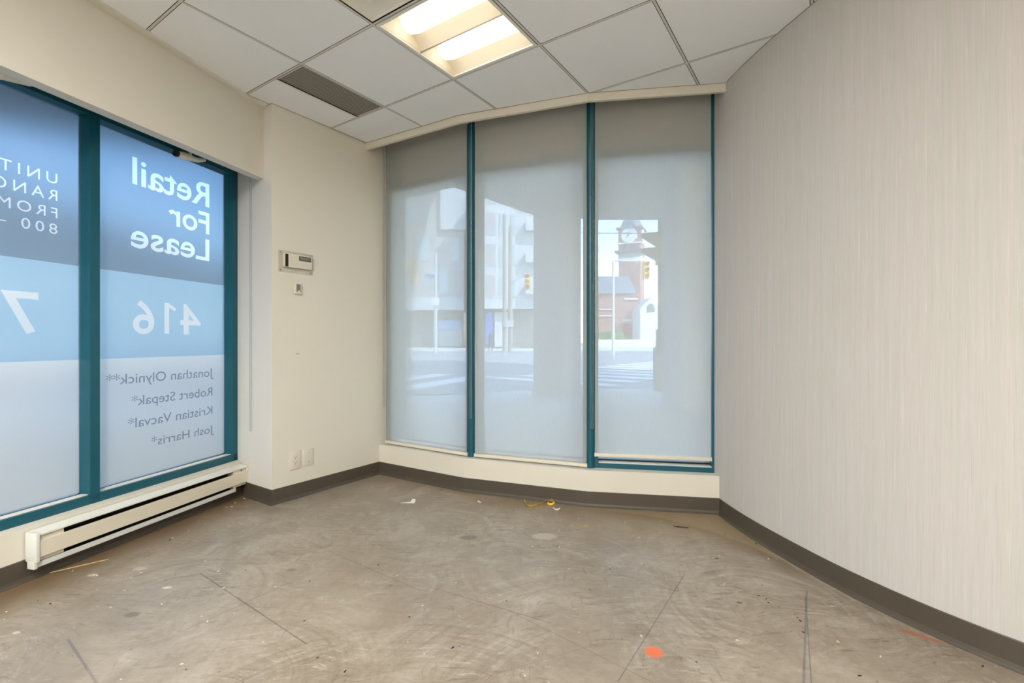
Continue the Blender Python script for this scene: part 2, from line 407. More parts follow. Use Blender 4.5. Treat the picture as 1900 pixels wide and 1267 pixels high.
# ------------------------------------------------------------------ room plan
ZC = 2.676                               # ceiling height
SILL = 0.24
DL = Vector((0.237, 0.9715)).normalized()          # direction of the left wall
K = Vector((-1.915, 3.407))                        # inner corner, left wall meets pier
P0 = Vector((-1.600, 3.195))                       # outer corner of the pier
A = Vector((-1.094, 3.948)); B = Vector((-0.352, 3.485)); CC = Vector((0.492, 3.168)); D = Vector((1.312, 3.028))
FA = Vector((-1.052, 4.010)); FB = Vector((-0.299, 3.545)); FC = Vector((0.530, 3.235)); FD = Vector((1.306, 3.100))
BACKY = -3.2
Kb = K - DL * ((K.y - BACKY) / DL.y)
RW = catmull([(1.308, 3.26), (1.309, 3.028), (1.319, 2.82), (1.345, 2.60), (1.385, 2.38), (1.432, 2.17), (1.492, 1.975), (1.580, 1.765), (1.700, 1.560), (1.86, 1.37), (2.07, 1.18), (2.34, 1.02), (2.7, 0.90)], 6)
RWd = [p for p in RW if p[1] <= 3.0285]            # the part inside the room
ROOM = [tuple(Kb), tuple(K), tuple(P0), tuple(A), tuple(B), tuple(CC), tuple(D)] + RWd[1:] + [(2.7, BACKY)]

bm = bmn(); prism(bm, offset_line(ROOM + [ROOM[0]], 0.0)[:-1], -0.12, 0.0)
for f in bm.faces: pass
big = bmn(); prism(big, [(Kb.x - 0.2, BACKY - 0.2), (K.x - 0.10, K.y + 0.02), (-1.50, 3.30), (A.x + 0.02, A.y + 0.12), (B.x + .04, B.y + .12), (CC.x + .03, CC.y + .13), (1.45, 3.15), (1.55, 2.2), (2.9, 1.0), (2.9, BACKY - 0.2)], -0.12, 0.0)
bm.free(); struct('floor', big, M_floor)

# left wall below the window, its ledge, and the wall behind the camera
bm = bmn(); wall(bm, [tuple(Kb), tuple(K + DL * 0.05)], 0.26, -0.1, SILL); struct('wall_left', bm, M_wall)
bm = bmn(); wall(bm, [(2.85, BACKY), (Kb.x - 0.3, BACKY)], -0.15, -0.1, 2.95)
struct('wall_back', bm, M_wall)
# pier between the windows
ud = (A - P0).normalized(); nd = Vector((-ud.y, ud.x))
bm = bmn(); prism(bm, [tuple(P0), tuple(A), tuple(A + ud * 0.20), tuple(A + ud * 0.20 + nd * 0.4), tuple(P0 + nd * 0.70 + ud * 0.2), tuple(P0 + nd * 0.70)], -0.1, 2.95)
bmesh.ops.recalc_face_normals(bm, faces=bm.faces[:])
for f in bm.faces:
    if f.normal.xy.dot(-ud) > 0.9: f.material_index = 1
struct('wall_pier', bm, [M_wall, M_jamb])
# bulkhead hanging in front of the left window
VL = Vector((0.2586, 0.966)); V0 = Vector((-1.684, 3.252)); Vb = V0 - VL * 7.2
bm = bmn(); wall(bm, [tuple(Vb), tuple(V0 + VL * 0.02)], 0.07, 2.194, 2.72)
bmesh.ops.recalc_face_normals(bm, faces=bm.faces[:])
for f in bm.faces:
    if f.normal.z < -0.9: f.material_index = 1
struct('trim_1', bm, [M_wall, M_jamb])
# front wall below and above the three windows
bm = bmn(); wall(bm, [tuple(A), tuple(B), tuple(CC), tuple(D)], 0.26, -0.1, SILL)
bmesh.ops.recalc_face_normals(bm, faces=bm.faces[:])
for f in bm.faces:
    if f.normal.z > 0.9: f.material_index = 1
struct('wall_front', bm, [M_wall, M_sill])
# bulkhead rail that hides the tops of the roller blinds
FL = [(-1.163, 3.833), (-0.376, 3.366), (0.482, 3.062), (1.324, 2.939)]
e0 = Vector(FL[0]) - (Vector(FL[1]) - Vector(FL[0])).normalized() * 0.06
e3 = Vector(FL[3]) + (Vector(FL[3]) - Vector(FL[2])).normalized() * 0.06
FLx = [tuple(e0)] + FL[1:3] + [tuple(e3)]
bm = bmn(); wall(bm, FLx, 0.022, 2.624, 2.73); struct('trim_2', bm, M_wall)
# curved papered wall
bm = bmn(); wall(bm, RW, 0.15, -0.1, 2.95); bmesh.ops.recalc_face_normals(bm, faces=bm.faces[:])
struct('wall_right', bm, M_paper, smooth=True)
bm = bmn(); bx(bm, 2.7, 2.85, BACKY - 0.1, 0.95, -0.1, 2.95); struct('wall_entry', bm, M_wall)

# vinyl baseboards with a small cove toe
prof = [(0.0, 0.0), (-0.016, 0.0), (-0.0155, 0.003), (-0.009, 0.010), (-0.0055, 0.022), (-0.004, 0.098), (-0.002, 0.101), (0.0, 0.101)]
def baseboard(name, pts):
    bm = bmn(); sweep(bm, [tuple(p) for p in pts], prof); struct(name, bm, M_base)
KK = [tuple(Kb), tuple(K), tuple(P0), tuple(A), tuple(B), tuple(CC), tuple(D)]
full = [tuple(Kb)] + KK[1:] + RWd[1:] + [(2.7, BACKY)]
def cut(i0, i1, name):
    lines = [offset_line(full, d) for d, z in prof]; bm = bmn(); k = len(prof); rows = []
    for i in range(i0, i1 + 1): rows.append([bm.verts.new((lines[j][i][0], lines[j][i][1], prof[j][1])) for j in range(k)])
    for i in range(len(rows) - 1):
        for j in range(k): bm.faces.new((rows[i][j], rows[i + 1][j], rows[i + 1][(j + 1) % k], rows[i][(j + 1) % k]))
    bm.faces.new(rows[0]); bm.faces.new(rows[-1][::-1])
    struct(name, bm, M_base)
cut(0, 1, 'baseboard_left'); cut(1, 3, 'baseboard_pier'); cut(3, 6, 'baseboard_front'); cut(6, len(full) - 1, 'baseboard_right')

# ------------------------------------------------------------------ ceiling: slab, lay-in tiles and T-bars
G0 = Vector((-0.6968, 2.3998)); gu = Vector((math.cos(R(56.088)), math.sin(R(56.088)))); gv = Vector((gu.y, -gu.x)); T = 0.61
def gp(u, v): q = G0 + gu * (u * T) + gv * (v * T); return (q.x, q.y)
ceil_poly = [tuple(Vb), tuple(V0), tuple(P0)] + FL[:3] + [(1.322, 2.94)] + [p for p in RWd if p[1] < 2.93] + [(2.7, BACKY)]
def clip(poly, q):
    """Sutherland-Hodgman: any polygon against a convex one"""
    area = sum(q[i][0] * q[(i + 1) % len(q)][1] - q[(i + 1) % len(q)][0] * q[i][1] for i in range(len(q)))
    if area < 0: q = q[::-1]
    out = list(poly)
    for i in range(len(q)):
        a = q[i]; c = q[(i + 1) % len(q)]; inp = out; out = []
        side = lambda p: (c[0] - a[0]) * (p[1] - a[1]) - (c[1] - a[1]) * (p[0] - a[0])
        for j in range(len(inp)):
            p = inp[j]; r = inp[j - 1]; sp = side(p); sr = side(r)
            if (sp >= 0) != (sr >= 0):
                t = sr / (sr - sp); out.append((r[0] + (p[0] - r[0]) * t, r[1] + (p[1] - r[1]) * t))
            if sp >= 0: out.append(p)
        if not out: return []
    res = []
    for p in out:
        if not res or math.hypot(p[0] - res[-1][0], p[1] - res[-1][1]) > 1e-4: res.append(p)
    if len(res) > 2 and math.hypot(res[0][0] - res[-1][0], res[0][1] - res[-1][1]) < 1e-4: res.pop()
    return res if len(res) > 2 else []
bm = bmn(); prism(bm, [(Kb.x - 0.3, BACKY - 0.15), (K.x - 0.25, K.y + 0.05), (FA.x - 0.1, FA.y + 0.2), (FB.x + .07, FB.y + .2), (FC.x + .05, FC.y + .2), (1.46, 3.28), (1.6, 2.2), (2.85, 1.0), (2.85, BACKY - 0.15)], 2.80, 2.95)
ceiling = struct('ceiling', bm, M_dark)
troffers = [(0, 0), (-4, 1), (-5, 3), (-8, 1), (-8, 4), (-7, 6)]
holes = set(troffers) | {(-1, 0)}
bm = bmn(); g = 0.0092
for i in range(-11, 5):
    for j in range(-6, 10):
        if (i, j) in holes: continue
        cells = [(i, i + 1, j, j + 1)]
        if (i, j) == (0, -2):                      # half grille, half tile
            cells = [(0, 1, -2, -1.44)]
        for (a, b_, c, d) in cells:
            gg = g / T
            q = [gp(a + gg, c + gg), gp(b_ - gg, c + gg), gp(b_ - gg, d - (gg if d == int(d) else 0)), gp(a + gg, d - (gg if d == int(d) else 0))]
            pl = clip(ceil_poly, q)
            if pl: prism(bm, pl, ZC, ZC + 0.015)
obj('ceiling_tile', bm, M_tile, ceiling)
bm = bmn(); hw = 0.0094 / T
for i in range(-11, 6):
    pl = clip(ceil_poly, [gp(i - hw, -7), gp(i + hw, -7), gp(i + hw, 11), gp(i - hw, 11)])
    if pl: prism(bm, pl, ZC + 0.0006, ZC + 0.012)
for j in range(-6, 11):
    pl = clip(ceil_poly, [gp(-12, j - hw), gp(6, j - hw), gp(6, j + hw), gp(-12, j + hw)])
    if pl: prism(bm, pl, ZC + 0.0007, ZC + 0.0118)
obj('gap_shade_strip', bm, M_dark, ceiling)  # dark strips colour in the shade of the gaps beside the T-bars
bm = bmn(); hw = 0.0056 / T
for i in range(-11, 6):
    pl = clip(ceil_poly, [gp(i - hw, -7), gp(i + hw, -7), gp(i + hw, 11), gp(i - hw, 11)])
    if pl: prism(bm, pl, ZC - 0.001, ZC + 0.03)
for j in range(-6, 11):
    pl = clip(ceil_poly, [gp(-12, j - hw), gp(6, j - hw), gp(6, j + hw), gp(-12, j + hw)])
    if pl: prism(bm, pl, ZC - 0.0012, ZC + 0.0295)
obj('ceiling_grid', bm, M_tbar, ceiling)
# thin grey strip painted as the shade line round the ceiling edge
bm = bmn(); wall(bm, ceil_poly[:-1], -0.003, ZC - 0.0016, ZC + 0.001); obj('edge_shade_line', bm, M_grey, ceiling)

# troffers with two glowing baskets
GA = math.atan2(gu.y, gu.x)
def make_troffer():
    t = thing('ceiling_light', 'x', 'ceiling light')
    # local: x along u (0..T), y = -v direction, z down negative
    bm = bmn(); w_ = T - 0.021; o0 = 0.0105; fr = 0.016
    for (a, b_, c, d) in [(o0, o0 + w_, -o0 - fr, -o0), (o0, o0 + w_, -o0 - w_, -o0 - w_ + fr), (o0, o0 + fr, -o0 - w_ + fr, -o0 - fr), (o0 + w_ - fr, o0 + w_, -o0 - w_ + fr, -o0 - fr)]:
        bx(bm, a, b_, c, d, -0.004, 0.006)
    obj('frame', bm, M_white, t)
    # reflector: two curved troughs, ends closed
    bm = bmn(); x0 = o0 + fr; x1 = o0 + w_ - fr; y0 = -(o0 + w_ - fr); y1 = -(o0 + fr); xm = (x0 + x1) / 2
    n = 14
    for (a, b_) in [(x0, xm), (xm, x1)]:
        top = [bm.verts.new((a + (b_ - a) * k / n, y1, 0.003 + 0.085 * math.sin(PI * k / n) ** 0.55)) for k in range(n + 1)]
        bot = [bm.verts.new((a + (b_ - a) * k / n, y0, 0.003 + 0.085 * math.sin(PI * k / n) ** 0.55)) for k in range(n + 1)]
        for k in range(n): bm.faces.new((top[k], top[k + 1], bot[k + 1], bot[k]))
        for row in (top, bot): bm.faces.new(row)
    obj('reflector', bm, M_refl, t, smooth=True)
    bm = bmn(); bx(bm, xm - 0.0012, xm + 0.0012, y0, y1, -0.0015, 0.006); obj('centre_rib', bm, M_grey, t)
    for cx in ((x0 + xm) / 2, (xm + x1) / 2):
        bm = bmn(); r = 0.062; yy0 = y0 + 0.002; yy1 = y1 - 0.045; rows = []
        for q in range(0, 13):
            s = q / 12; y = yy1 + (yy0 - yy1) * s
            e = min(1.0, s / 0.05); sc = 0.80 + 0.20 * math.sqrt(max(0, 1 - (1 - e) ** 2))
            rows.append([bm.verts.new((cx + r * sc * math.cos(PI * k / 12), y, 0.062 - 0.050 * sc * math.sin(PI * k / 12))) for k in range(13)])
        for q in range(12):
            for k in range(12): bm.faces.new((rows[q][k], rows[q][k + 1], rows[q + 1][k + 1], rows[q + 1][k]))
        bm.faces.new(rows[0]); bm.faces.new(rows[-1])
        obj('lamp_diffuser', bm, M_lamp, t, smooth=True)
    return t
def dup(root, loc, rz):
    r = root.copy(); C.objects.link(r); r.location = loc; r.rotation_euler = (0, 0, rz)
    for ch in list(root.children):
        c = ch.copy(); C.objects.link(c); c.parent = r
    return r
tro = make_troffer()
places = ['glowing two-tube troffer light set in the grid ceiling near the front windows', 'added unseen troffer light in the ceiling grid just left behind the viewpoint', 'added unseen troffer light in the ceiling grid just right behind the viewpoint',
          'added unseen troffer light at the far back left of the ceiling', 'added unseen troffer light at the far back right of the ceiling', 'added unseen troffer light at the right rear corner of the ceiling']
for k, (i, j) in enumerate(troffers):
    q = gp(i, j); o = tro if k == 0 else dup(tro, (0, 0, 0), 0)
    o.location = (q[0], q[1], ZC); o.rotation_euler = (0, 0, GA); o['label'] = places[k]; o['group'] = 'recessed ceiling lights'
    if k > 0:                                      # fill area lights added in the unseen fixtures behind the viewpoint
        al = bpy.data.lights.new('fill_light', 'AREA'); al.shape = 'SQUARE'; al.size = 0.52; al.energy = BACK_FILL_WATTS; al.color = (1.0, 0.98, 0.94)
        ao = bpy.data.objects.new('fill_light', al); C.objects.link(ao); ao.parent = o; ao.location = (T / 2, -T / 2, -0.008)

# plaque air diffuser in the cell beside the light
q = gp(-1, 0)
t = thing('air_diffuser', 'square white air diffuser in the ceiling, cut by the top edge of the photo', 'air diffuser', (q[0], q[1], ZC), GA)
bm = bmn(); a0, a1 = 0.0115, T - 0.0115
def ringq(bm, r0, z0, r1, z1):
    A_ = [bm.verts.new((T / 2 + sx * r0, -T / 2 + sy * r0, z0)) for sx, sy in ((-1, -1), (1, -1), (1, 1), (-1, 1))]
    B_ = [bm.verts.new((T / 2 + sx * r1, -T / 2 + sy * r1, z1)) for sx, sy in ((-1, -1), (1, -1), (1, 1), (-1, 1))]
    for i in range(4): bm.faces.new((A_[i], A_[(i + 1) % 4], B_[(i + 1) % 4], B_[i]))
ringq(bm, 0.290, 0.0, 0.284, 0.012); ringq(bm, 0.284, 0.012, 0.20, 0.045); ringq(bm, 0.20, 0.045, 0.15, 0.06)
f_ = [bm.verts.new((T / 2 + sx * 0.15, -T / 2 + sy * 0.15, 0.06)) for sx, sy in ((-1, -1), (1, -1), (1, 1), (-1, 1))]; bm.faces.new(f_)
obj('cone', bm, M_white, t)
bm = bmn(); bx(bm, T / 2 - 0.20, T / 2 + 0.20, -T / 2 - 0.20, -T / 2 + 0.20, 0.006, 0.010, 0.0015); obj('plaque', bm, M_white, t)

# perforated return-air grille
q = gp(0, -1)
t = thing('return_air_grille', 'long dark perforated return air grille in the ceiling by the pier', 'air grille', (q[0], q[1], ZC), GA)
def perf():
    b = NB('perforated_metal'); P = b.objc()
    sx = b.n('ShaderNodeSeparateXYZ'); b.put(sx.inputs[0], P)
    pitch = 0.0125
    u = b.math('FRACT', b.math('DIVIDE', b.math('ADD', sx.outputs[0], sx.outputs[1]), pitch))
    v = b.math('FRACT', b.math('DIVIDE', b.math('SUBTRACT', sx.outputs[0], sx.outputs[1]), pitch))
    du = b.math('ABSOLUTE', b.math('SUBTRACT', u, 0.5)); dv = b.math('ABSOLUTE', b.math('SUBTRACT', v, 0.5))
    hole = b.math('LESS_THAN', b.math('MAXIMUM', du, dv), 0.36)
    return b.done(b.pbr(b.mix(hole, lin((166, 160, 148)), lin((58, 54, 48))), 0.6))
M_perf = perf()
wg = 0.262
bm = bmn(); bx(bm, 0.016, T - 0.016, 0.014, wg, 0.001, 0.003); obj('perforated_panel', bm, M_perf, t)
bm = bmn()
bx(bm, 0.0105, T - 0.0105, 0.0105, 0.0145, -0.0012, 0.014); bx(bm, 0.0105, 0.0165, 0.0145, wg, -0.0012, 0.014); bx(bm, T - 0.0165, T - 0.0105, 0.0145, wg, -0.0012, 0.014)
obj('frame', bm, M_tbar, t)
bm = bmn(); bx(bm, 0.0105, T - 0.0105, wg, wg + 0.004, -0.004, 0.014); obj('dark_gap', bm, M_dark, t)
bm = bmn(); bx(bm, 0.0105, T - 0.0105, wg + 0.004, wg + 0.019, -0.006, 0.014, 0.0015); obj('front_lip', bm, M_white, t)

# ------------------------------------------------------------------ left window
WL = (-1.971, 3.440); aL = math.atan2(0.970, 0.242)
ML = frame_M(WL, aL)
bm = bmn()
Zt = 2.275; x_end = 0.03
MULS = [(-0.9625, -0.914), (-0.038, 0.03), (-1.885, -1.837), (-2.81, -2.76), (-3.73, -3.68), (-4.66, -4.61), (-6.8, -6.4)]
for (a, b_) in MULS: bx(bm, a, b_, 0.0, 0.085, 0.24, 2.50, 0.0015, ML)
bx(bm, -6.8, x_end, 0.0, 0.085, 0.236, 0.287, 0.0015, ML)
bx(bm, -6.8, x_end, 0.0, 0.085, Zt, 2.50, 0.0015, ML)
win = struct('window_1', bm, M_teal)
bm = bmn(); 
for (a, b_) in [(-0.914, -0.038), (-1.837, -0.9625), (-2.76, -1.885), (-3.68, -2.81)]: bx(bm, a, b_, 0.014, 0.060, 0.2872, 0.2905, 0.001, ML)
obj('sill_glare_strip', bm, M_sill, win)  # white strip painted in for the daylight glare on the bottom bar
bm = bmn()
edges = [(-0.914, -0.038), (-1.837, -0.9625), (-2.76, -1.885), (-3.68, -2.81), (-4.61, -3.73), (-6.4, -4.66)]
for (a, b_) in edges: bx(bm, a, b_, 0.076, 0.080, 0.287, Zt, 0, ML)
obj('glass', bm, M_glass, win)
bm = bmn()
for (a, b_) in edges: bx(bm, a, b_, 0.060, 0.0755, 0.287, 0.293, 0, ML)
obj('gasket', bm, M_black, win)
bm = bmn(); wall(bm, [tuple(Vector((ML @ Vector((-6.8, 0.09, 0))).xy)), tuple(Vector((ML @ Vector((0.1, 0.09, 0))).xy))], 0.2, 2.40, 2.95); struct('wall_left_header', bm, M_wall)
bm = bmn(); bx(bm, -6.8, 0.04, -0.35, 0.0, 2.66, 2.80, 0, ML)
struct('trim_3', bm, M_wall)

# printed film: bands and mirrored lettering on each pane (seen from the back)
FLAG_ONE = 'one'
def embolden(q, d):
    """push the outline of a glyph outwards by d"""
    if not d: return q
    n = len(q); out = []
    for i, (co, hl, hr) in enumerate(q):
        a = co - hl
        if a.length < 1e-5: a = co - q[i - 1][2]
        if a.length < 1e-5: a = co - q[i - 1][0]
        c = hr - co
        if c.length < 1e-5: c = q[(i + 1) % n][1] - co
        if c.length < 1e-5: c = q[(i + 1) % n][0] - co
        a = a.normalized(); c = c.normalized()
        na = Vector((-a.y, a.x, 0)); nc = Vector((-c.y, c.x, 0)); m = na + nc
        if m.length < 1e-4: sh = na * d
        else: m = m.normalized(); sh = m * (d / max(0.5, m.dot(na)))
        out.append((co + sh, hl + sh, hr + sh))
    return out
def text_splines(txt, s_right, s_left, base, cap, space=1.0, bold=0.0, ref='H'):
    """outline of one line of writing, mirrored and fitted on the pane: list of splines of (co, left, right)"""
    def outline(body, sp):
        cu = bpy.data.curves.new('t', 'FONT'); cu.body = body; cu.size = 1.0; cu.space_character = sp
        o = bpy.data.objects.new('t', cu); C.objects.link(o)
        bpy.context.view_layer.objects.active = o
        for q in bpy.context.selected_objects: q.select_set(False)
        o.select_set(True); bpy.ops.object.convert(target='CURVE')
        o = bpy.context.view_layer.objects.active
        out = [[(p.co.copy(), p.handle_left.copy(), p.handle_right.copy()) for p in q.bezier_points] for q in o.data.splines]
        bpy.data.objects.remove(o); return out
    rs = outline(ref, 1.0); ys = [p[0].y for q in rs for p in q]; ch = max(ys) - min(ys)
    def area(q): return sum(q[i][0].x * q[(i + 1) % len(q)][0].y - q[(i + 1) % len(q)][0].x * q[i][0].y for i in range(len(q)))
    raw = outline(txt, space) if txt != FLAG_ONE else []
    if raw and max((area(q) for q in raw), key=abs) > 0: bold = -bold
    sp = [embolden(q, bold) for q in raw] if txt != FLAG_ONE else [[(Vector(c), Vector(c), Vector(c)) for c in ((0.10, 0, 0), (0.19, 0, 0), (0.19, 0.70, 0), (0.12, 0.70, 0), (-0.045, 0.575, 0), (-0.005, 0.515, 0), (0.10, 0.595, 0))]]
    xs = [p[0].x for q in sp for p in q]; x0, x1 = min(xs), max(xs)
    f = lambda v: Vector((s_right - (v.x - x0) / (x1 - x0) * (s_right - s_left), base + v.y * cap / ch, 0))
    return [[tuple(f(h) for h in p) for p in q] for q in sp]
def fill_curve(splines, rect=None, bold=0.0):
    cu = bpy.data.curves.new('c', 'CURVE'); cu.dimensions = '2D'; cu.fill_mode = 'BOTH'; cu.resolution_u = 5
    for q in splines:
        sp = cu.splines.new('BEZIER'); sp.bezier_points.add(len(q) - 1); sp.use_cyclic_u = True
        for bp, (co, hl, hr) in zip(sp.bezier_points, q):
            bp.handle_left_type = 'FREE'; bp.handle_right_type = 'FREE'; bp.co = co; bp.handle_left = hl; bp.handle_right = hr
    if rect:
        x0, x1, z0, z1 = rect; sp = cu.splines.new('POLY'); sp.points.add(3); sp.use_cyclic_u = True
        for p, c in zip(sp.points, ((x0, z0), (x1, z0), (x1, z1), (x0, z1))): p.co = (c[0], c[1], 0, 1)
    o = bpy.data.objects.new('c', cu); C.objects.link(o)
    dg = bpy.context.evaluated_depsgraph_get(); me = bpy.data.meshes.new_from_object(o.evaluated_get(dg))
    bm = bmn(); bm.from_mesh(me); bpy.data.objects.remove(o)
    for v in bm.verts: v.co = ML @ Vector((v.co.x, 0.072, v.co.y))
    bm.normal_update(); inw = ML.to_3x3() @ Vector((0, -1, 0))          # every piece faces the room
    bmesh.ops.reverse_faces(bm, faces=[f for f in bm.faces if f.normal.dot(inw) < 0])
    return bm
def make_film(name, label, x0, x1, lines=()):
    t = thing(name, label, 'window film')
    for nm, z0, z1, m in (('deep_blue_band', 1.487, Zt - 0.002, M_fdeep), ('light_blue_band', 0.995, 1.487, M_flight), ('frosted_band', 0.297, 0.995, M_fwhite)):
        sps = []
        for ln in lines:
            if z0 <= ln[3] < z1:
                o = text_splines(*ln[:-1]); sps += o
                bm = fill_curve(o); k = obj('line_of_lettering', bm, ln[-1], t, recalc=False)
        bm = fill_curve(sps, (x0, x1, z0, z1)); obj(nm, bm, m, t, recalc=False)
    return t
W_, G_, BO = M_fletter, M_fgrey, 0.014
make_film('printed_window_film', 'blue and white window film beside the pier, reading Retail For Lease in mirror writing', -0.912, -0.041, [
    ('Retail', -0.165, -0.689, 2.012, 0.152, 1.0, BO, 'H', W_), ('For', -0.165, -0.463, 1.826, 0.140, 1.0, BO, 'H', W_), ('Lease', -0.165, -0.698, 1.643, 0.141, 1.0, BO, 'H', W_),
    ('4', -0.233, -0.383, 1.139, 0.190, 1.0, BO, '4', W_), (FLAG_ONE, -0.410, -0.491, 1.139, 0.190, 1.0, 0, '4', W_), ('6', -0.556, -0.687, 1.139, 0.190, 1.0, BO, '4', W_),
    ('Jonathan Olynick**', -0.133, -0.831, 0.848, 0.056, 1.0, 0, 'H', G_), ('Robert Stepak*', -0.140, -0.692, 0.716, 0.056, 1.0, 0, 'H', G_),
    ('Kristian Vacval*', -0.140, -0.714, 0.588, 0.056, 1.0, 0, 'H', G_), ('Josh Harris*', -0.131, -0.573, 0.458, 0.053, 1.0, 0, 'H', G_)])
make_film('printed_window_film', 'blue and white window film with a large mirrored 7, cut by the left edge', -1.835, -0.965, [
    ('UNITS', -1.064, -1.345, 1.885, 0.052, 1.4, 0, 'H', W_), ('RANGE', -1.064, -1.373, 1.800, 0.052, 1.4, 0, 'H', W_), ('FROM', -1.064, -1.300, 1.713, 0.050, 1.4, 0, 'H', W_),
    ('800 \u2013', -1.064, -1.310, 1.632, 0.050, 1.4, 0, 'H', W_), ('7', -1.144, -1.290, 1.134, 0.194, 1.0, BO, '4', W_)])
for k, (a, b_) in enumerate(edges[2:]):
    make_film('printed_window_film', 'plain banded window film on the %s pane left of the photo frame' % ('first', 'second', 'third', 'wide fourth')[k], a + .002, b_ - .002)

# leftover roller-blind brackets under the bulkhead
def bracket(label, s, z, flip=1):
    q = ML @ Vector((s, -0.058, z))
    t = thing('blind_bracket', label, 'blind bracket', tuple(q), aL)
    bm = bmn(); cyl(bm, (0.055, 0, 0.004), (0.155, -0.008, 0.012), 0.025, 0.014, 20); cyl(bm, (0.02, 0, 0.002), (0.056, 0, 0.004), 0.016, 0.026, 20); cyl(bm, (0.15, -0.008, 0.012), (0.20, -0.012, 0.03), 0.016, 0.010, 16)
    bm2 = bmn(); 
    obj('clutch_body', bm, M_white, t, True)
    bm2.free()
    bm = bmn(); cyl(bm, (0.0, 0, 0), (0.022, 0, 0.002), 0.0165, 0.0165, 20)
    for k in range(10):
        a = 2 * PI * k / 10; cyl(bm, (-0.001, math.cos(a) * 0.016, math.sin(a) * 0.016), (0.014, math.cos(a) * 0.016, math.sin(a) * 0.016), 0.0035, 0.0035, 8)
    obj('sprocket', bm, M_black, t, True)
    bm = bmn(); bx(bm, 0.085, 0.090, -0.03, 0.055, 0.0, 0.035, 0.002); bx(bm, 0.06, 0.13, 0.0, 0.050, 0.028, 0.032, 0.001); obj('mounting_plate', bm, M_white, t)
    return t
bracket('white roller blind clutch with a black sprocket at the head of the Retail pane', -0.535, 2.232)
bracket('pale roller blind clutch at the top left edge of the photo', -1.42, 2.262)

# beaded chain hanging by the pier beside the left window
def chain(name, label, q, rz, ztop, zbot, w_=0.020, cat='blind chain', parent=None):
    bm = bmn(); n = 10; pts = []
    loop = [(-w_ / 2, 0, ztop)] + [(-w_ / 2, 0, zbot + w_ / 2)] + [(w_ / 2 * math.cos(PI + PI * k / n), 0, zbot + w_ / 2 + w_ / 2 * math.sin(PI + PI * k / n)) for k in range(1, n)] + [(w_ / 2, 0, zbot + w_ / 2), (w_ / 2, 0, ztop)]
    tube(bm, loop, 0.0011, 6)
    # beads
    z = zbot + 0.02
    while z < ztop:
        for sx in (-1, 1):
            r = bmesh.ops.create_icosphere(bm, subdivisions=1, radius=0.0017, matrix=Matrix.Translation((sx * w_ / 2, 0, z)))
        z += 0.0125
    if parent is not None:
        o = obj(name, bm, M_bead, parent, True); o.location = q; o.rotation_euler = (0, 0, rz); return o
    o = obj(name, bm, M_bead, None, True); o.location = q; o.rotation_euler = (0, 0, rz); return tag(o, label, cat)
qc = P0 + nd * 0.255 - ud * 0.008
chain('bead_chain', 'long looped bead chain hanging on the white side of the pier by the left window', (qc.x, qc.y, 0), math.atan2(nd.y, nd.x), 2.45, 0.466, 0.018)

# ------------------------------------------------------------------ electric baseboard heater
nL = Vector((-DL.y, DL.x)); aH = math.atan2(DL.y, DL.x)
h0 = K + DL * (-1.263) - nL * 0.001
t = thing('baseboard_heater', 'long almond electric baseboard heater on the wall under the left window', 'heater', (h0.x, h0.y, 0.0), aH)
LH = 1.232
# local: x along the wall, -y into the room (wall at y = 0)
bm = bmn()
bx(bm, 0.002, LH, -0.0115, -0.0065, 0.102, 0.222)                            # back plate
obj('back_plate', bm, M_heat, t)
bm = bmn(); sweepp = [(-0.0065, 0.226), (-0.0065, 0.223), (-0.066, 0.216), (-0.066, 0.211), (-0.070, 0.211), (-0.070, 0.2185)]
a_ = [bm.verts.new((0.01, y, z)) for y, z in sweepp]; b__ = [bm.verts.new((LH, y, z)) for y, z in sweepp]
for i in range(6): bm.faces.new((a_[i], a_[(i + 1) % 6], b__[(i + 1) % 6], b__[i]))
bm.faces.new(a_); bm.faces.new(b__[::-1]); obj('top_cover', bm, M_white, t)
bm = bmn(); bx(bm, 0.010, LH, -0.071, -0.067, 0.112, 0.186, 0.0012); bx(bm, 0.010, LH, -0.069, -0.060, 0.184, 0.1862); bx(bm, 0.010, LH, -0.069, -0.060, 0.112, 0.1135)
obj('front_panel', bm, M_heat, t)
bm = bmn(); bx(bm, 0.010, LH - 0.09, -0.058, -0.054, 0.066, 0.090, 0.001); bx(bm, 0.010, LH - 0.09, -0.056, -0.018, 0.064, 0.067); obj('bottom_rail', bm, M_cap, t)
bm = bmn()
for k in range(95):
    x = 0.14 + k * (LH - 0.30) / 94; bx(bm, x, x + 0.0012, -0.054, -0.014, 0.115, 0.180)
cyl(bm, (0.1, -0.035, 0.15), (LH - 0.1, -0.035, 0.15), 0.006, n=10)
obj('heating_fins', bm, M_dark, t)
bm = bmn(); bx(bm, 0.012, LH, -0.0135, -0.012, 0.066, 0.216); obj('dark_lining', bm, M_dark, t)
for nm, a, b_ in (('junction_box', 0.010, 0.115), ('junction_box', LH - 0.115, LH - 0.004)):
    bm = bmn(); bx(bm, a, b_, -0.060, -0.014, 0.094, 0.211); obj(nm, bm, M_heat, t)
bm = bmn(); cyl(bm, (LH - 0.045, -0.0595, 0.199), (LH - 0.045, -0.0625, 0.199), 0.0055, n=16); bx(bm, LH - .049, LH - .041, -0.0632, -0.0624, 0.1985, 0.1995); obj('screw', bm, M_grey, t, True)
bm = bmn(); bx(bm, -0.004, 0.012, -0.076, -0.0065, 0.092, 0.226, 0.005); bx(bm, -0.004, 0.012, -0.062, -0.018, 0.060, 0.100, 0.004); obj('end_cap', bm, M_cap, t, True)
bm = bmn(); bx(bm, LH - 0.003, LH + 0.003, -0.072, -0.0065, 0.104, 0.224, 0.001); bx(bm, LH - 0.094, LH - 0.088, -0.058, -0.018, 0.064, 0.112, 0.001); obj('end_cap', bm, M_heat, t)
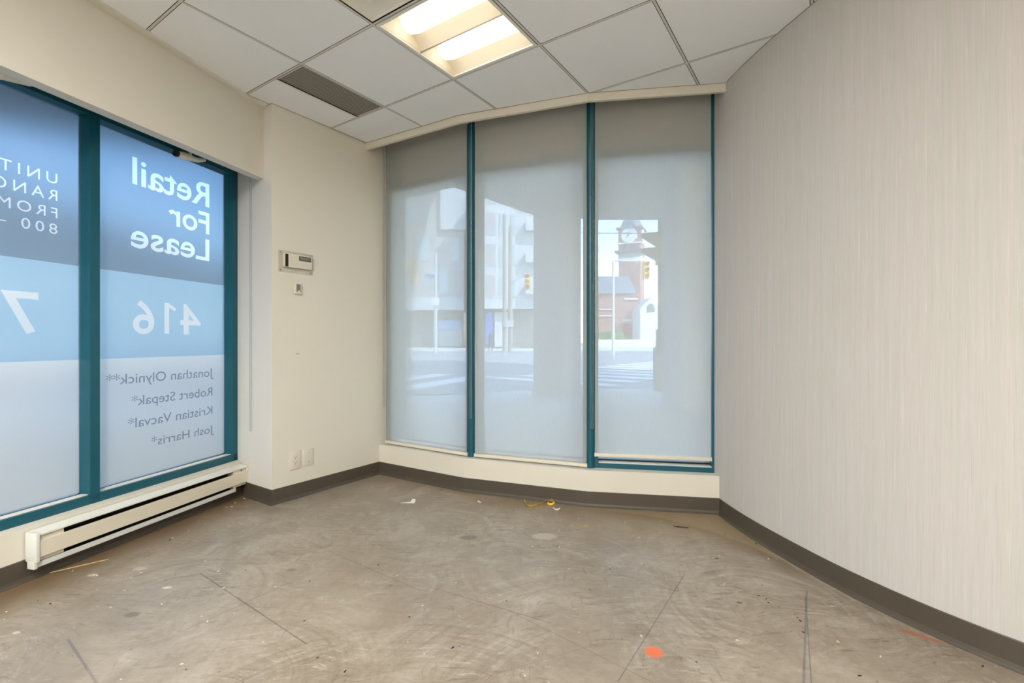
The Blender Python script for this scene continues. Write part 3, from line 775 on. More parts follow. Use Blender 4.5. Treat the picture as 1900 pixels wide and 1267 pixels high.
bm = bmn(); bx(bm, LH + 0.004, LH + 0.012, -0.060, -0.030, 0.135, 0.175, 0.001); obj('side_knockout', bm, M_black, t)

# ------------------------------------------------------------------ fittings on the pier
aP = math.atan2(ud.y, ud.x)
def pier(s, z): q = P0 + ud * s; return (q.x, q.y, z)
# local x along the pier, -y into the room
t = thing('alarm_keypad', 'ivory alarm keypad with small grey display on a clear backplate, upper part of the pier', 'keypad', pier(0.044, 1.563), aP)
bm = bmn(); bx(bm, 0, 0.256, -0.004, -0.0005, 0, 0.146, 0.0015); obj('backplate', bm, M_clear, t)
bm = bmn(); bx(bm, 0.028, 0.236, -0.028, -0.004, 0.034, 0.128, 0.003); obj('housing', bm, M_plast, t, True)
bm = bmn(); bx(bm, 0.034, 0.056, -0.0286, -0.0275, 0.036, 0.122); obj('open_slot', bm, M_dark, t)
bm = bmn(); bx(bm, 0.134, 0.226, -0.0290, -0.0275, 0.086, 0.120); obj('display', bm, M_lcd, t)
bm = bmn(); bx(bm, 0.142, 0.214, -0.0295, -0.0289, 0.098, 0.112); obj('display_digits', bm, M_grey, t)
for i in range(3):
    for j in range(4):
        bm = bmn(); bx(bm, 0.066 + i * 0.019, 0.077 + i * 0.019, -0.0298, -0.0275, 0.046 + j * 0.018, 0.055 + j * 0.018, 0.001); obj('button', bm, M_plast, t)
for (x, z) in ((0.014, 0.013), (0.014, 0.132), (0.240, 0.014), (0.240, 0.134)):
    bm = bmn(); cyl(bm, (x, -0.004, z), (x, -0.0062, z), 0.005, n=14); obj('screw', bm, M_grey, t, True)
t = thing('wall_sensor', 'small ivory wall sensor with grey face below the alarm keypad', 'sensor', pier(0.1535, 1.420), aP)
bm = bmn(); bx(bm, 0, 0.049, -0.020, -0.0005, 0, 0.076, 0.003); obj('housing', bm, M_plast, t, True)
bm = bmn(); bx(bm, 0.011, 0.040, -0.0212, -0.0198, 0.014, 0.067); obj('grey_face', bm, M_grey, t)
bm = bmn(); bx(bm, 0.020, 0.034, -0.0225, -0.0208, 0.015, 0.023, 0.001); obj('white_tab', bm, M_white, t)
t = thing('power_outlet', 'ivory duplex power outlet low on the pier', 'power outlet', pier(0.124, 0.203), aP)
bm = bmn(); bx(bm, 0, 0.082, -0.007, -0.0005, 0, 0.126, 0.0025); obj('cover_plate', bm, M_plast, t, True)
bm = bmn(); bx(bm, 0.024, 0.058, -0.0088, -0.0065, 0.026, 0.100, 0.001); obj('receptacle', bm, M_plast, t, True)
for z in (0.045, 0.081):
    bm = bmn(); bx(bm, 0.033, 0.0350, -0.0094, -0.0085, z, z + 0.010); bx(bm, 0.046, 0.048, -0.0094, -0.0085, z, z + 0.010); cyl(bm, (0.0405, -0.0085, z - 0.007), (0.0405, -0.0094, z - 0.007), 0.0028, n=10)
    obj('socket_slots', bm, M_dark, t)
t = thing('blank_wall_plate', 'blank ivory wall plate beside the power outlet', 'wall plate', pier(0.2255, 0.210), aP)
bm = bmn(); bx(bm, 0, 0.078, -0.007, -0.0005, 0, 0.114, 0.0025); obj('cover_plate', bm, M_plast, t, True)
for z in (0.024, 0.092):
    bm = bmn(); cyl(bm, (0.042, -0.0065, z), (0.042, -0.0078, z), 0.003, n=12); obj('screw', bm, M_grey, t, True)
# scuff on the pier paint
M_scuff = mat('grey_scuff', (178, 168, 152), 0.7)
bm = bmn(); pts = [(0.168, 1.003), (0.180, 0.999), (0.198, 1.002), (0.202, 1.006), (0.184, 1.008), (0.172, 1.007)]
bm.faces.new([bm.verts.new(Vector((*(P0 + ud * s - nd * 0.0006), z))) for s, z in pts])
obj('scuff_mark', bm, M_scuff, bpy.data.objects['wall_pier'])

# ------------------------------------------------------------------ three front windows and their roller blinds
FR = [FA, FB, FC, FD]
ZH = 2.305
for i in range(3):
    a, c = FR[i], FR[i + 1]; L = (c - a).length; ang = math.atan2((c - a).y, (c - a).x); M = frame_M((a.x, a.y), ang)
    bm = bmn(); dep = 0.12
    lw = 0.10 if i == 0 else 0.052; rw = 0.052
    if i == 2: rw = 0.012
    bx(bm, -0.002, lw, 0, dep, SILL, 2.80, 0.001, M); bx(bm, L - rw, L + 0.002, 0, dep, SILL, 2.80, 0.001, M)
    bx(bm, lw, L - rw, 0, dep, SILL, SILL + 0.032, 0.001, M); bx(bm, lw, L - rw, 0, dep, ZH, ZH + 0.06, 0.001, M)
    wn = struct('window_%d' % (i + 2), bm, M_teal)
    bm = bmn(); bx(bm, lw, L - rw, 0.085, 0.091, SILL + 0.032, ZH, 0, M); obj('glass', bm, M_glass, wn)
    bm = bmn(); bx(bm, lw, L - rw, 0.006, 0.068, SILL + 0.0322, SILL + 0.036, 0.001, M); obj('sill_glare_strip', bm, M_sill, wn)  # white strip stands in for daylight reflected off the bar top
    bm = bmn(); bx(bm, lw, L - rw, 0.070, 0.084, SILL + 0.032, SILL + 0.045, 0, M); obj('gasket', bm, M_black, wn)
    bm = bmn(); bx(bm, lw, L - rw, 0.075, 0.115, ZH + 0.06, 2.80, 0, M); obj('spandrel_panel', bm, mat('grey_spandrel', (150, 152, 150), 0.5), wn)
    if i < 2:       # rounded cover strip over the mullion between facets
        b2 = bmn(); cyl(b2, (c.x, c.y, SILL + 0.001), (c.x, c.y, 2.80), 0.026, n=20); obj('mullion_cover', b2, M_teal, wn, True)

def seg_at(px, i, off):
    a, c = FR[i], FR[i + 1]; d = (c - a).normalized(); n = Vector((-d.y, d.x)); o = a + n * off
    r = (px - 950) / FPX
    return (r * o.y - o.x) / (d.x - r * d.y)
# measured once from the real widths of the three blinds (metres along each facet)
BL = [(0, 716.5, 866.5, 0.250, 0.250), (1, 881.0, 1088.5, 0.250, 0.250), (2, 1104.0, 1319.5, 0.324, 0.324)]
blabels = ['off-white roller blind over the leftmost of the three front windows', 'off-white roller blind over the middle front window', 'off-white roller blind over the right front window, stopping above its frame']
def make_blind(i, x0, x1, zb, label):
    a, c = FR[i], FR[i + 1]; ang = math.atan2((c - a).y, (c - a).x)
    t = thing('roller_blind', label, 'roller blind', (a.x, a.y, 0), ang, 'roller blinds over the front windows')
    y = -0.032
    bm = bmn(); nx, nz = 8, 30
    g_ = [[bm.verts.new((x0 + (x1 - x0) * p / nx, y + 0.0012 * math.sin(p * 1.3 + q * 0.5), zb + 0.012 + (2.70 - zb) * q / nz)) for p in range(nx + 1)] for q in range(nz + 1)]
    for q in range(nz):
        for p in range(nx): bm.faces.new((g_[q][p], g_[q][p + 1], g_[q + 1][p + 1], g_[q + 1][p]))
    obj('fabric', bm, M_fabric, t, True)
    bm = bmn(); bx(bm, x0 - 0.001, x1 + 0.001, y - 0.008, y + 0.008, zb, zb + 0.022, 0.003); obj('bottom_rail', bm, M_rail, t, True)
    for xx in (x0 - 0.004, x1 + 0.001):
        bm = bmn(); bx(bm, xx, xx + 0.003, y - 0.009, y + 0.009, zb - 0.001, zb + 0.023, 0.001); obj('rail_end_cap', bm, M_white, t)
    bm = bmn(); cyl(bm, (x0, y + 0.024, 2.724), (x1, y + 0.024, 2.724), 0.022, n=20); obj('roller_tube', bm, M_rail, t, True)
    return t
blinds = []
for (i, p0, p1, zb, _), lb in zip(BL, blabels):
    blinds.append(make_blind(i, round(seg_at(p0, i, -0.032), 3), round(seg_at(p1, i, -0.032), 3), zb, lb))
# pull chains of the three blinds
s = seg_at(712.3, 0, -0.036); chain('pull_chain', None, (s, -0.036, 0), 0, 2.69, 0.545, 0.016, parent=blinds[0])
s = seg_at(873.4, 0, -0.040); chain('pull_chain', None, (s, -0.040, 0), 0, 2.69, 0.53, 0.014, parent=blinds[0])
s = seg_at(1098.6, 2, -0.040); chain('pull_chain', None, (s, -0.040, 0), 0, 2.69, 0.51, 0.012, parent=blinds[2])

# ------------------------------------------------------------------ litter on the floor
def ribbon(bm, pts, wd, nrm_up=0.6, th=0.0012):
    pts = [Vector(p) for p in pts]; rows = []
    for k, p in enumerate(pts):
        d = (pts[min(k + 1, len(pts) - 1)] - pts[max(k - 1, 0)]).normalized()
        side = d.cross(Vector((0, 0, 1))).normalized(); wv = (side * (1 - nrm_up) + Vector((0, 0, 1)) * nrm_up).normalized() * wd / 2
        n = d.cross(wv).normalized() * th / 2
        rows.append([bm.verts.new(p + Vector((0, 0, wd * nrm_up / 2)) + o) for o in (wv + n, wv - n, -wv - n, -wv + n)])
    for k in range(len(rows) - 1):
        for j in range(4): bm.faces.new((rows[k][j], rows[k][(j + 1) % 4], rows[k + 1][(j + 1) % 4], rows[k + 1][j]))
    bm.faces.new(rows[0]); bm.faces.new(rows[-1][::-1])
ctr = catmull([(0.086, 3.262, 0.012), (0.092, 3.215, 0.003), (0.112, 3.168, 0.002), (0.155, 3.180, 0.002), (0.205, 3.222, 0.003), (0.245, 3.262, 0.010), (0.268, 3.25, 0.018), (0.285, 3.215, 0.010), (0.262, 3.195, 0.003), (0.240, 3.215, 0.004), (0.255, 3.245, 0.012), (0.278, 3.232, 0.006)], 5)
bm = bmn(); ribbon(bm, ctr, 0.013, 0.6); o = obj('plastic_strap', bm, M_yellow, None, True)
tag(o, 'curled yellow plastic strap lying by the front baseboard', 'strap')
def scrap(name, px, py, pts, m, label, cat, group=None, th=0.0012, lift=0.0, rz=0.0):
    x, y, _ = on_floor(px, py); bm = bmn(); n = len(pts)
    a = [bm.verts.new((p[0], p[1], 0.0004 + (p[2] if len(p) > 2 else 0))) for p in pts]; b_ = [bm.verts.new((p[0], p[1], 0.0004 + th + (p[2] if len(p) > 2 else 0))) for p in pts]
    for i in range(n): bm.faces.new((a[i], a[(i + 1) % n], b_[(i + 1) % n], b_[i]))
    bm.faces.new(a[::-1]); bm.faces.new(b_)
    o = obj(name, bm, m); o.location = (x, y, 0); o.rotation_euler = (0, 0, rz); return tag(o, label, cat, group)
scrap('paper_scrap', 757, 932, [(-0.05, -0.012), (0.045, -0.02), (0.048, 0.012), (0.04, 0.055, 0.004), (0.02, 0.05, 0.006), (0.015, 0.008)], M_paperw, 'torn white paper scrap on the floor near the pier baseboard', 'scrap')
scrap('curled_chip', 1033, 946, [(-0.024, 0.016, 0.010), (-0.014, 0.0, 0.002), (0.0, -0.008), (0.016, 0.0, 0.002), (0.024, 0.014, 0.008), (0.008, 0.008, 0.002), (-0.01, 0.008, 0.002)], M_paperw, 'curled white chip beside the yellow strap', 'chip', th=0.003)
scrap('wood_splinter', 1262, 978, [(-0.035, 0.006), (-0.01, 0.010), (0.02, -0.002), (0.045, -0.012), (0.015, -0.008), (-0.015, -0.001)], M_crumb, 'dark thin splinter lying before the right end of the front baseboard', 'splinter', th=0.003)
scrap('yellow_shaving', 1086, 976, [(-0.018, 0.004), (0.0, -0.002), (0.02, 0.002), (0.018, 0.007), (0.0, 0.003)], M_yellow, 'short yellow shaving on the floor in front of the strap', 'shaving', th=0.002)
scrap('curved_flake', 890, 931, [(-0.012, 0.026), (-0.016, 0.008), (-0.004, -0.012), (0.010, -0.014), (0.0, 0.0), (-0.006, 0.016)], M_paperw, 'small bent white flake between the paper scrap and the strap', 'flake', th=0.002)
scrap('long_splinter', 143, 1053, [(-0.10, -0.03), (0.10, 0.055), (0.102, 0.061), (-0.098, -0.022)], M_straw, 'long pale splinter on the floor below the heater end', 'splinter', th=0.002, rz=R(18))
pale = [(248, 1058), (262, 1062), (310, 1090), (305, 1117), (300, 1121), (205, 1127), (385, 1153), (415, 1091), (380, 1040), (430, 940), (436, 933), (444, 938), (420, 941), (350, 985), (180, 1068), (174, 1066), (8, 1149), (12, 1135), (28, 1174), (337, 1232), (475, 1082), (407, 1035), (320, 998), (405, 1060), (243, 1072),
        (846, 1081), (988, 1014), (1038, 1015), (1073, 962), (778, 1047), (678, 1080), (1037, 985), (1343, 1084), (1634, 1218), (1190, 1180), (998, 1212), (1368, 1188), (1555, 1191), (453, 925), (447, 918), (1060, 975), (1160, 970), (1185, 998), (985, 933), (1426, 1037), (135, 1059)]
dark = [(702, 1048), (700, 985), (93, 1120), (70, 1115), (940, 1115), (1094, 1094), (1132, 1056), (760, 1145), (840, 1202), (640, 1246), (345, 1242), (590, 1220), (1195, 1048), (1250, 975), (1422, 1111), (1426, 1118), (1475, 1140), (1480, 1146), (1485, 1152), (1414, 1086), (1490, 1173), (1408, 1105), (1446, 1126), (1300, 958), (1320, 968), (1345, 992), (1403, 1009), (1595, 1254), (1292, 1228), (1824, 1236), (680, 1000), (575, 1078), (565, 1152), (456, 1058), (315, 1002)]
M_chip = mat('pale_chip', (206, 196, 176), 0.8, var=0.1, scale=30)
def chips(lst, name, label, cat, group, m, smin, smax):
    protos = []
    for k in range(4):
        bm = bmn(); n = 6; pts = []
        for j in range(n):
            a = 2 * PI * j / n + random.uniform(-.3, .3); r = random.uniform(0.6, 1.0); pts.append((math.cos(a) * r * 1.5, math.sin(a) * r * 0.6))
        a_ = [bm.verts.new((p[0], p[1], 0.03)) for p in pts]; b_ = [bm.verts.new((p[0] * .85, p[1] * .85, 0.30 + random.uniform(0, .2))) for p in pts]
        for i in range(n): bm.faces.new((a_[i], a_[(i + 1) % n], b_[(i + 1) % n], b_[i]))
        bm.faces.new(a_[::-1]); bm.faces.new(b_)
        me = bpy.data.meshes.new(name); bmesh.ops.recalc_face_normals(bm, faces=bm.faces[:]); bm.to_mesh(me); bm.free(); me.materials.append(m); protos.append(me)
    for (px, py) in lst:
        x, y, _ = on_floor(px, py); o = bpy.data.objects.new(name, random.choice(protos)); C.objects.link(o)
        o.location = (x, y, 0); o.rotation_euler = (0, 0, random.uniform(0, 6.28)); s = random.uniform(smin, smax); o.scale = (s, s, s)
        where = 'near the heater and pier' if x < -0.9 else ('in the middle of the floor' if x < 0.45 else 'towards the curved wall')
        tag(o, label + ' ' + where, cat, group)
chips(pale, 'paint_chip', 'tiny pale paint chip scattered on the bare concrete', 'paint chip', 'pale paint chips on the floor', M_chip, 0.003, 0.007)
chips(dark, 'dirt_crumb', 'tiny dark crumb of dirt scattered on the bare concrete', 'crumb', 'dark crumbs on the floor', M_crumb, 0.003, 0.006)

# ------------------------------------------------------------------ outside
def gz(Y): return -0.06 + 0.0085 * Y
M_conc = mat('sidewalk_concrete', (206, 206, 202), 0.8, var=0.05, scale=2)
M_asph = mat('asphalt', (150, 154, 160), 0.85, var=0.08, scale=2)
M_paintw = mat('road_paint', (236, 236, 232), 0.7, var=0.04, scale=4)
M_pill = mat('pillar_stone', (176, 176, 180), 0.7, var=0.03, scale=2)
M_soff = mat('overhang_panel', (200, 194, 180), 0.7)
M_brickg = mat('grey_brick', (168, 163, 166), 0.85, var=0.08, scale=3)
M_pale = mat('pale_render', (186, 188, 192), 0.8)
M_shop = mat('dark_shopfront', (112, 114, 114), 0.4)
M_pane = mat('window_pane_blue', (150, 178, 190), 0.15)
M_brickr = mat('red_brick', (176, 132, 126), 0.85, var=0.1, scale=3)
M_roof = mat('slate_roof', (124, 130, 142), 0.7)
M_stone = mat('white_stone', (222, 220, 214), 0.8)
M_sig = mat('signal_yellow', (232, 178, 40), 0.5)
M_sigb = mat('signal_drab', (150, 140, 112), 0.6)
M_pole = mat('steel_pole', (176, 180, 182), 0.5)
M_wood = mat('weathered_wood', (150, 142, 132), 0.85)
M_blue = mat('sign_blue', (64, 108, 190), 0.5)
M_green = mat('hedge_green', (92, 112, 70), 0.9, var=0.3, scale=6)
M_red = mat('door_red', (176, 60, 58), 0.6)
def ground(name, x0, x1, y0, y1, m, dz=0.0):
    bm = bmn(); v = [bm.verts.new(p) for p in ((x0, y0, gz(y0) + dz - .3), (x1, y0, gz(y0) + dz - .3), (x1, y1, gz(y1) + dz - .3), (x0, y1, gz(y1) + dz - .3), (x0, y0, gz(y0) + dz), (x1, y0, gz(y0) + dz), (x1, y1, gz(y1) + dz), (x0, y1, gz(y1) + dz))]
    for f in ((0, 1, 2, 3), (4, 7, 6, 5), (0, 4, 5, 1), (1, 5, 6, 2), (2, 6, 7, 3), (3, 7, 4, 0)): bm.faces.new([v[k] for k in f])
    return struct(name, bm, m)
bm = bmn(); prism(bm, [(-30, -8), (-2.95, -0.2), (-2.23, 3.75), (-0.9, 4.32), (1.7, 3.45), (9, 3.4), (9, 11.0), (1.0, 10.9), (-1.5, 9.6), (-30, 9.4)], -0.35, 0.0)
struct('sidewalk', bm, M_conc)
ground('road', -60, 60, 10.5, 42, M_asph, -0.10)
ground('far_sidewalk', -60, 60, 42, 90, M_conc, 0.02)
# crosswalk bars on the road
def bar(p, d, n, length, width, parent):
    """painted bar: corner p, long direction d, cross direction n"""
    bm = bmn(); c = [Vector(p), Vector(p) + Vector(d) * length, Vector(p) + Vector(d) * length + Vector(n) * width, Vector(p) + Vector(n) * width]
    lo = [bm.verts.new((q.x, q.y, gz(q.y) - 0.103)) for q in c]; hi = [bm.verts.new((q.x, q.y, gz(q.y) - 0.094)) for q in c]
    for i in range(4): bm.faces.new((lo[i], lo[(i + 1) % 4], hi[(i + 1) % 4], hi[i]))
    bm.faces.new(lo[::-1]); bm.faces.new(hi); return obj('stripe', bm, M_paintw, parent)
cw = thing('crosswalk', 'white striped crosswalk on the road seen through the right front blind', 'crosswalk')
for k in range(16):
    s_ = -12.0 + k * 1.25; bar((3.6 + 0.6 * s_, 20 + 0.8 * s_), (0.8, -0.6), (0.6, 0.8), 3.9, 0.62, cw) if 20 + 0.8 * s_ - 2.34 > 11.2 else None
cw2 = thing('crosswalk', 'pale crosswalk stripes on the road seen through the left front blind', 'crosswalk')
for k in range(3): bar((-3.4 - k * 1.46 + 0.9, 11.0 + k * 0.67), (0.42, 0.91), (-0.91, 0.42), 4.6, 0.75, cw2)

# our building's overhang and its pillars
bm = bmn(); prism(bm, [(-9.5, -4), (-9.0, 4.6), (-2.0, 8.75), (-0.98, 8.15), (0.40, 9.9), (1.85, 10.35), (3.6, 10.35), (9, 10.3), (9, 1.2), (2.85, 1.2), (1.47, 3.3), (0.65, 3.45), (-0.20, 3.80), (-1.0, 4.22), (-2.30, 3.90), (-2.85, 0.5), (-3.4, -4)], 3.70, 4.10)
struct('exterior_overhang', bm, M_soff)
bm = bmn(); prism(bm, [(-9.0, -9), (-8.6, 4.4), (-2.0, 8.4), (0.40, 9.6), (1.85, 10.1), (14, 10.0), (14, -9)], 4.10, 21.0)
struct('exterior_upper_floors', bm, M_soff)
bm = bmn(); wall(bm, [tuple(FA + Vector((-0.3, 0.1))), tuple(FA + Vector((.05, .13))), tuple(FB + Vector((.05, .13))), tuple(FC + Vector((.05, .13))), tuple(FD + Vector((0.06, 0.13)))], 0.12, ZH + 0.07, 3.75)
struct('exterior_wall', bm, M_soff)
def pillar(x, y, w_, d_, label, rot=0):
    t = thing('pillar', label, 'pillar', (x, y, 0), rot)
    bm = bmn(); bx(bm, -w_ / 2, w_ / 2, -d_ / 2, d_ / 2, 0.12, 3.70, 0.01); obj('shaft', bm, M_pill, t)
    bm = bmn(); bx(bm, -w_ / 2 - .02, w_ / 2 + .02, -d_ / 2 - .02, d_ / 2 + .02, 0.0, 0.14, 0.01); obj('base', bm, M_pill, t)
pillar(0.92, 9.75, 0.70, 0.70, 'square stone pillar outside, behind the middle blind', R(-38))
pillar(2.98, 7.55, 0.95, 0.85, 'wide square stone pillar outside, behind the right blind')

# mid-rise across the road
def windows(t, x, z, w_, h_, y, m=None, name='window'):
    bm = bmn(); bx(bm, x, x + w_, y - 0.08, y + 0.1, z, z + h_, 0.02); f = obj(name, bm, M_pale, t)
    bm = bmn(); bx(bm, x + .12, x + w_ - .12, y - 0.10, y - 0.07, z + .12, z + h_ - .12); obj('pane', bm, m or M_pane, f)
t = thing('apartment_block', 'grey mid-rise block across the road, seen through the left front blind', 'building', (0, 0, 0))
Yb = 50.0
bm = bmn(); bx(bm, -24, -5.0, Yb, Yb + 14, 4.3, 24); obj('wall', bm, M_brickg, t)
bm = bmn(); bx(bm, -24, -5.2, Yb + 1.6, Yb + 13, 0.3, 4.3); obj('recessed_ground_floor', bm, M_shop, t)
bm = bmn(); bx(bm, -7.4, -4.7, Yb - 0.5, Yb, 12.6, 18); obj('corner_bay', bm, M_pale, t)
bm = bmn(); bx(bm, -13.2, -5.0, Yb - 0.25, Yb, 4.3, 5.6); obj('floor_band', bm, M_pale, t)
for x, z, a, b_ in ((-11.2, 13.3, 1.1, 2.0), (-9.6, 13.0, 1.0, 2.4), (-9.8, 9.4, 1.1, 2.6), (-7.6, 6.0, 1.0, 2.6), (-12.6, 6.4, 1.1, 2.4), (-12.8, 10, 1.1, 2.4), (-6.2, 9.2, 0.8, 2.6), (-16, 9.4, 1.2, 2.6), (-16, 13, 1.2, 2.6)): windows(t, x, z, a, b_, Yb)
bm = bmn(); bx(bm, -7.9, -5.3, Yb + 1.35, Yb + 1.6, 0.5, 2.9); obj('shop_window', bm, M_pale, t)
bm = bmn(); bx(bm, -7.9, -5.5, Yb + 1.2, Yb + 1.36, 2.3, 3.3); obj('shop_awning', bm, mat('pale_blue', (140, 176, 220), 0.6), t)
t = thing('balcony_block', 'white building with stacked bays across the road, behind the middle blind', 'building', (0, 0, 0))
Y2 = 46.0
bm = bmn(); bx(bm, -3.6, 2.2, Y2, Y2 + 12, 4.2, 16.0); obj('wall', bm, M_pale, t)
bm = bmn(); bx(bm, -4.0, 2.2, Y2 + 1.2, Y2 + 11, 0.3, 4.2); obj('recessed_ground_floor', bm, M_shop, t)
for k, z in enumerate((5.2, 8.2, 11.2, 14.2)):
    bm = bmn(); bx(bm, -3.0, -1.6, Y2 - 0.02, Y2 + 0.1, z, z + 2.2); obj('dark_recess', bm, M_brickg, t)
    bm = bmn(); bx(bm, 1.3, 3.3, Y2 - 0.9, Y2, z + .3, z + 1.3); obj('balcony', bm, M_pale, t)
    windows(t, -1.2, z, 0.6, 2.2, Y2); windows(t, -0.1, z + .1, 0.5, 2.1, Y2)
for (x0, x1, z0, z1, m, nm) in ((-2.6, -1.9, 0.8, 3.9, M_blue, 'blue_poster'), (-1.7, -0.4, 0.5, 3.9, M_pale, 'pale_shutter')):
    bm = bmn(); bx(bm, x0, x1, Y2 + 0.95, Y2 + 1.19, z0, z1); obj(nm, bm, m, t)

t = thing('side_street_block', 'pale block across the side street, a blur behind the blue window film', 'building', (-27, 4, 0), R(14))
bm = bmn(); bx(bm, -5, 5, -30, 62, 0.0, 7.6, 0.02); obj('wall', bm, M_stone, t)
bm = bmn(); bx(bm, -5.2, 5.2, -30.2, 62.2, 7.6, 8.1, 0.02); obj('parapet', bm, M_brickg, t)
for k in range(15):
    for z in (1.0, 4.6):
        bm = bmn(); bx(bm, 4.95, 5.08, -27 + k * 5.6, -24.2 + k * 5.6, z, z + 2.2); obj('window', bm, M_pane, t)
# brick clock tower beyond the crossing
YT = 76.0
def X(px, Y=YT): return (px - 950) * Y / FPX
def Z(py, Y=YT): return H_EYE + (632.3 - py) * Y / FPX
t = thing('clock_tower', 'red brick clock tower with white dials beyond the crossing, behind the right blind', 'tower', (0, 0, 0))
cx = X(1165); wT = X(1181) - X(1141)
rT = R(-26); MT = Matrix.Translation((cx + 0.6, YT, 0)) @ Matrix.Rotation(rT, 4, 'Z')
hw_ = wT / 2
def tb(nm, w0, z0, z1, m, bev=0.0):
    bm = bmn(); bx(bm, -w0, w0, -w0, w0, z0, z1, bev, MT); return obj(nm, bm, m, t)
tb('shaft', hw_ * 0.97, 0.5, Z(485), M_brickr); tb('white_course', hw_ * 1.04, Z(486), Z(481), M_stone)
tb('belfry', hw_, Z(481), Z(470), M_brickg); tb('ledge', hw_ * 1.28, Z(471), Z(467), M_roof)
tb('arcade', hw_, Z(467), Z(455), M_brickr); tb('stone_course', hw_ * 1.06, Z(455.5), Z(453), M_stone)
tb('clock_stage', hw_, Z(453), Z(428), M_brickr); tb('cornice', hw_ * 1.2, Z(428), Z(425), M_roof)
bm = bmn(); cyl(bm, (cx + .6, YT, Z(425)), (cx + .6, YT, Z(385)), hw_ * 1.15, 0.3, 4); obj('spire', bm, M_roof, t)
for (dx, dy, rz) in ((0, -1, 0), (1, 0, R(90))):
    f = bmn(); p = MT @ Vector((dx * (hw_ + .05), dy * (hw_ + .05), Z(440))); n = (MT.to_3x3() @ Vector((dx, dy, 0)))
    cyl(f, p, p + n * 0.12, 1.25, n=28); d_ = obj('clock_dial', f, M_stone, t)
    f = bmn(); s_ = n.cross(Vector((0, 0, 1)))
    tube(f, [p + n * .16, p + n * .16 + Vector((0, 0, 0.9))], 0.05); tube(f, [p + n * .16, p + n * .16 + s_ * 0.5 - Vector((0, 0, .3))], 0.06); obj('clock_hands', f, M_roof, d_)
for k in (-1, 1):
    bm = bmn(); bx(bm, k * 0.75 - 0.4, k * 0.75 + 0.4, -hw_ - 0.05, -hw_ + .1, Z(466), Z(457), 0, MT); obj('louvre', bm, M_shop, t)
t = thing('brick_hall', 'red brick hall with dark roof at the foot of the clock tower', 'building', (0, 0, 0))
Yh = 66.0
bm = bmn(); bx(bm, X(1100, Yh), X(1185, Yh), Yh, Yh + 4.4, 0.5, Z(545, Yh)); obj('wall', bm, M_brickr, t)
bm = bmn(); z0, z1 = Z(545, Yh), Z(508, Yh); x0, x1 = X(1098, Yh), X(1180, Yh)
v = [bm.verts.new(p) for p in ((x0, Yh - .4, z0), (x1, Yh - .4, z0), (x1, Yh + 4.6, z0), (x0, Yh + 4.6, z0), (x0 + .1, Yh + 2.4, z1), (x1 - .5, Yh + 2.4, z1))]
for f in ((0, 1, 5, 4), (2, 3, 4, 5), (0, 4, 3), (1, 2, 5), (0, 3, 2, 1)): bm.faces.new([v[k] for k in f])
obj('roof', bm, M_roof, t)
for (a, b_, c, d, m, nm) in ((1157, 1168, 601, 622, M_red, 'red_door'), (1155, 1171, 592, 597, M_stone, 'door_lintel'), (1158, 1183, 553, 556, M_stone, 'string_course'), (1111, 1138, 585, 587, M_stone, 'string_course'), (1111, 1138, 573, 575, M_stone, 'string_course')):
    bm = bmn(); bx(bm, X(a, Yh), X(b_, Yh), Yh - 0.2, Yh + 0.05, Z(d, Yh), Z(c, Yh)); obj(nm, bm, m, t)
t = thing('gabled_house', 'pale gabled building with arched window, right of the clock tower', 'building', (0, 0, 0))
Yg = 61.0
bm = bmn(); pts = [(X(1188, Yg), 0.5), (X(1232, Yg), 0.5), (X(1232, Yg), Z(578, Yg)), (X(1208, Yg), Z(551, Yg)), (X(1188, Yg), Z(572, Yg))]
a_ = [bm.verts.new((p[0], Yg, p[1])) for p in pts]; b_ = [bm.verts.new((p[0], Yg + 4, p[1])) for p in pts]; n = 5
for i in range(n): bm.faces.new((a_[i], a_[(i + 1) % n], b_[(i + 1) % n], b_[i]))
bm.faces.new(a_); bm.faces.new(b_[::-1]); obj('wall', bm, M_stone, t)
bm = bmn(); xc = X(1207.5, Yg); r = X(1214, Yg) - xc
pp = [(xc - r, Z(579, Yg)), (xc + r, Z(579, Yg))] + [(xc + r * math.cos(PI * k / 10), Z(570, Yg) + r * math.sin(PI * k / 10)) for k in range(11)]
a_ = [bm.verts.new((p[0], Yg - .1, p[1])) for p in pp]; b_ = [bm.verts.new((p[0], Yg + .05, p[1])) for p in pp]; n = len(pp)
for i in range(n): bm.faces.new((a_[i], a_[(i + 1) % n], b_[(i + 1) % n], b_[i]))
bm.faces.new(a_); bm.faces.new(b_[::-1]); obj('arched_window', bm, M_shop, t)
# hedge and low wall by the hall
bm = bmn()
for k in range(14):
    x = X(1104 + k * 3.6, 60); bmesh.ops.create_icosphere(bm, subdivisions=2, radius=0.9, matrix=Matrix.Translation((x, 60 + random.uniform(-.4, .4), 1.2 + random.uniform(-.2, .3))))
o = obj('hedge', bm, M_green, None, True); tag(o, 'low green hedge in front of the brick hall', 'hedge')
bm = bmn(); bx(bm, X(1100, 56), X(1236, 56), 56, 56.5, 0.3, 1.25); o = obj('boundary_wall', bm, M_stone); tag(o, 'bright low boundary wall along the far side of the crossing', 'low wall')

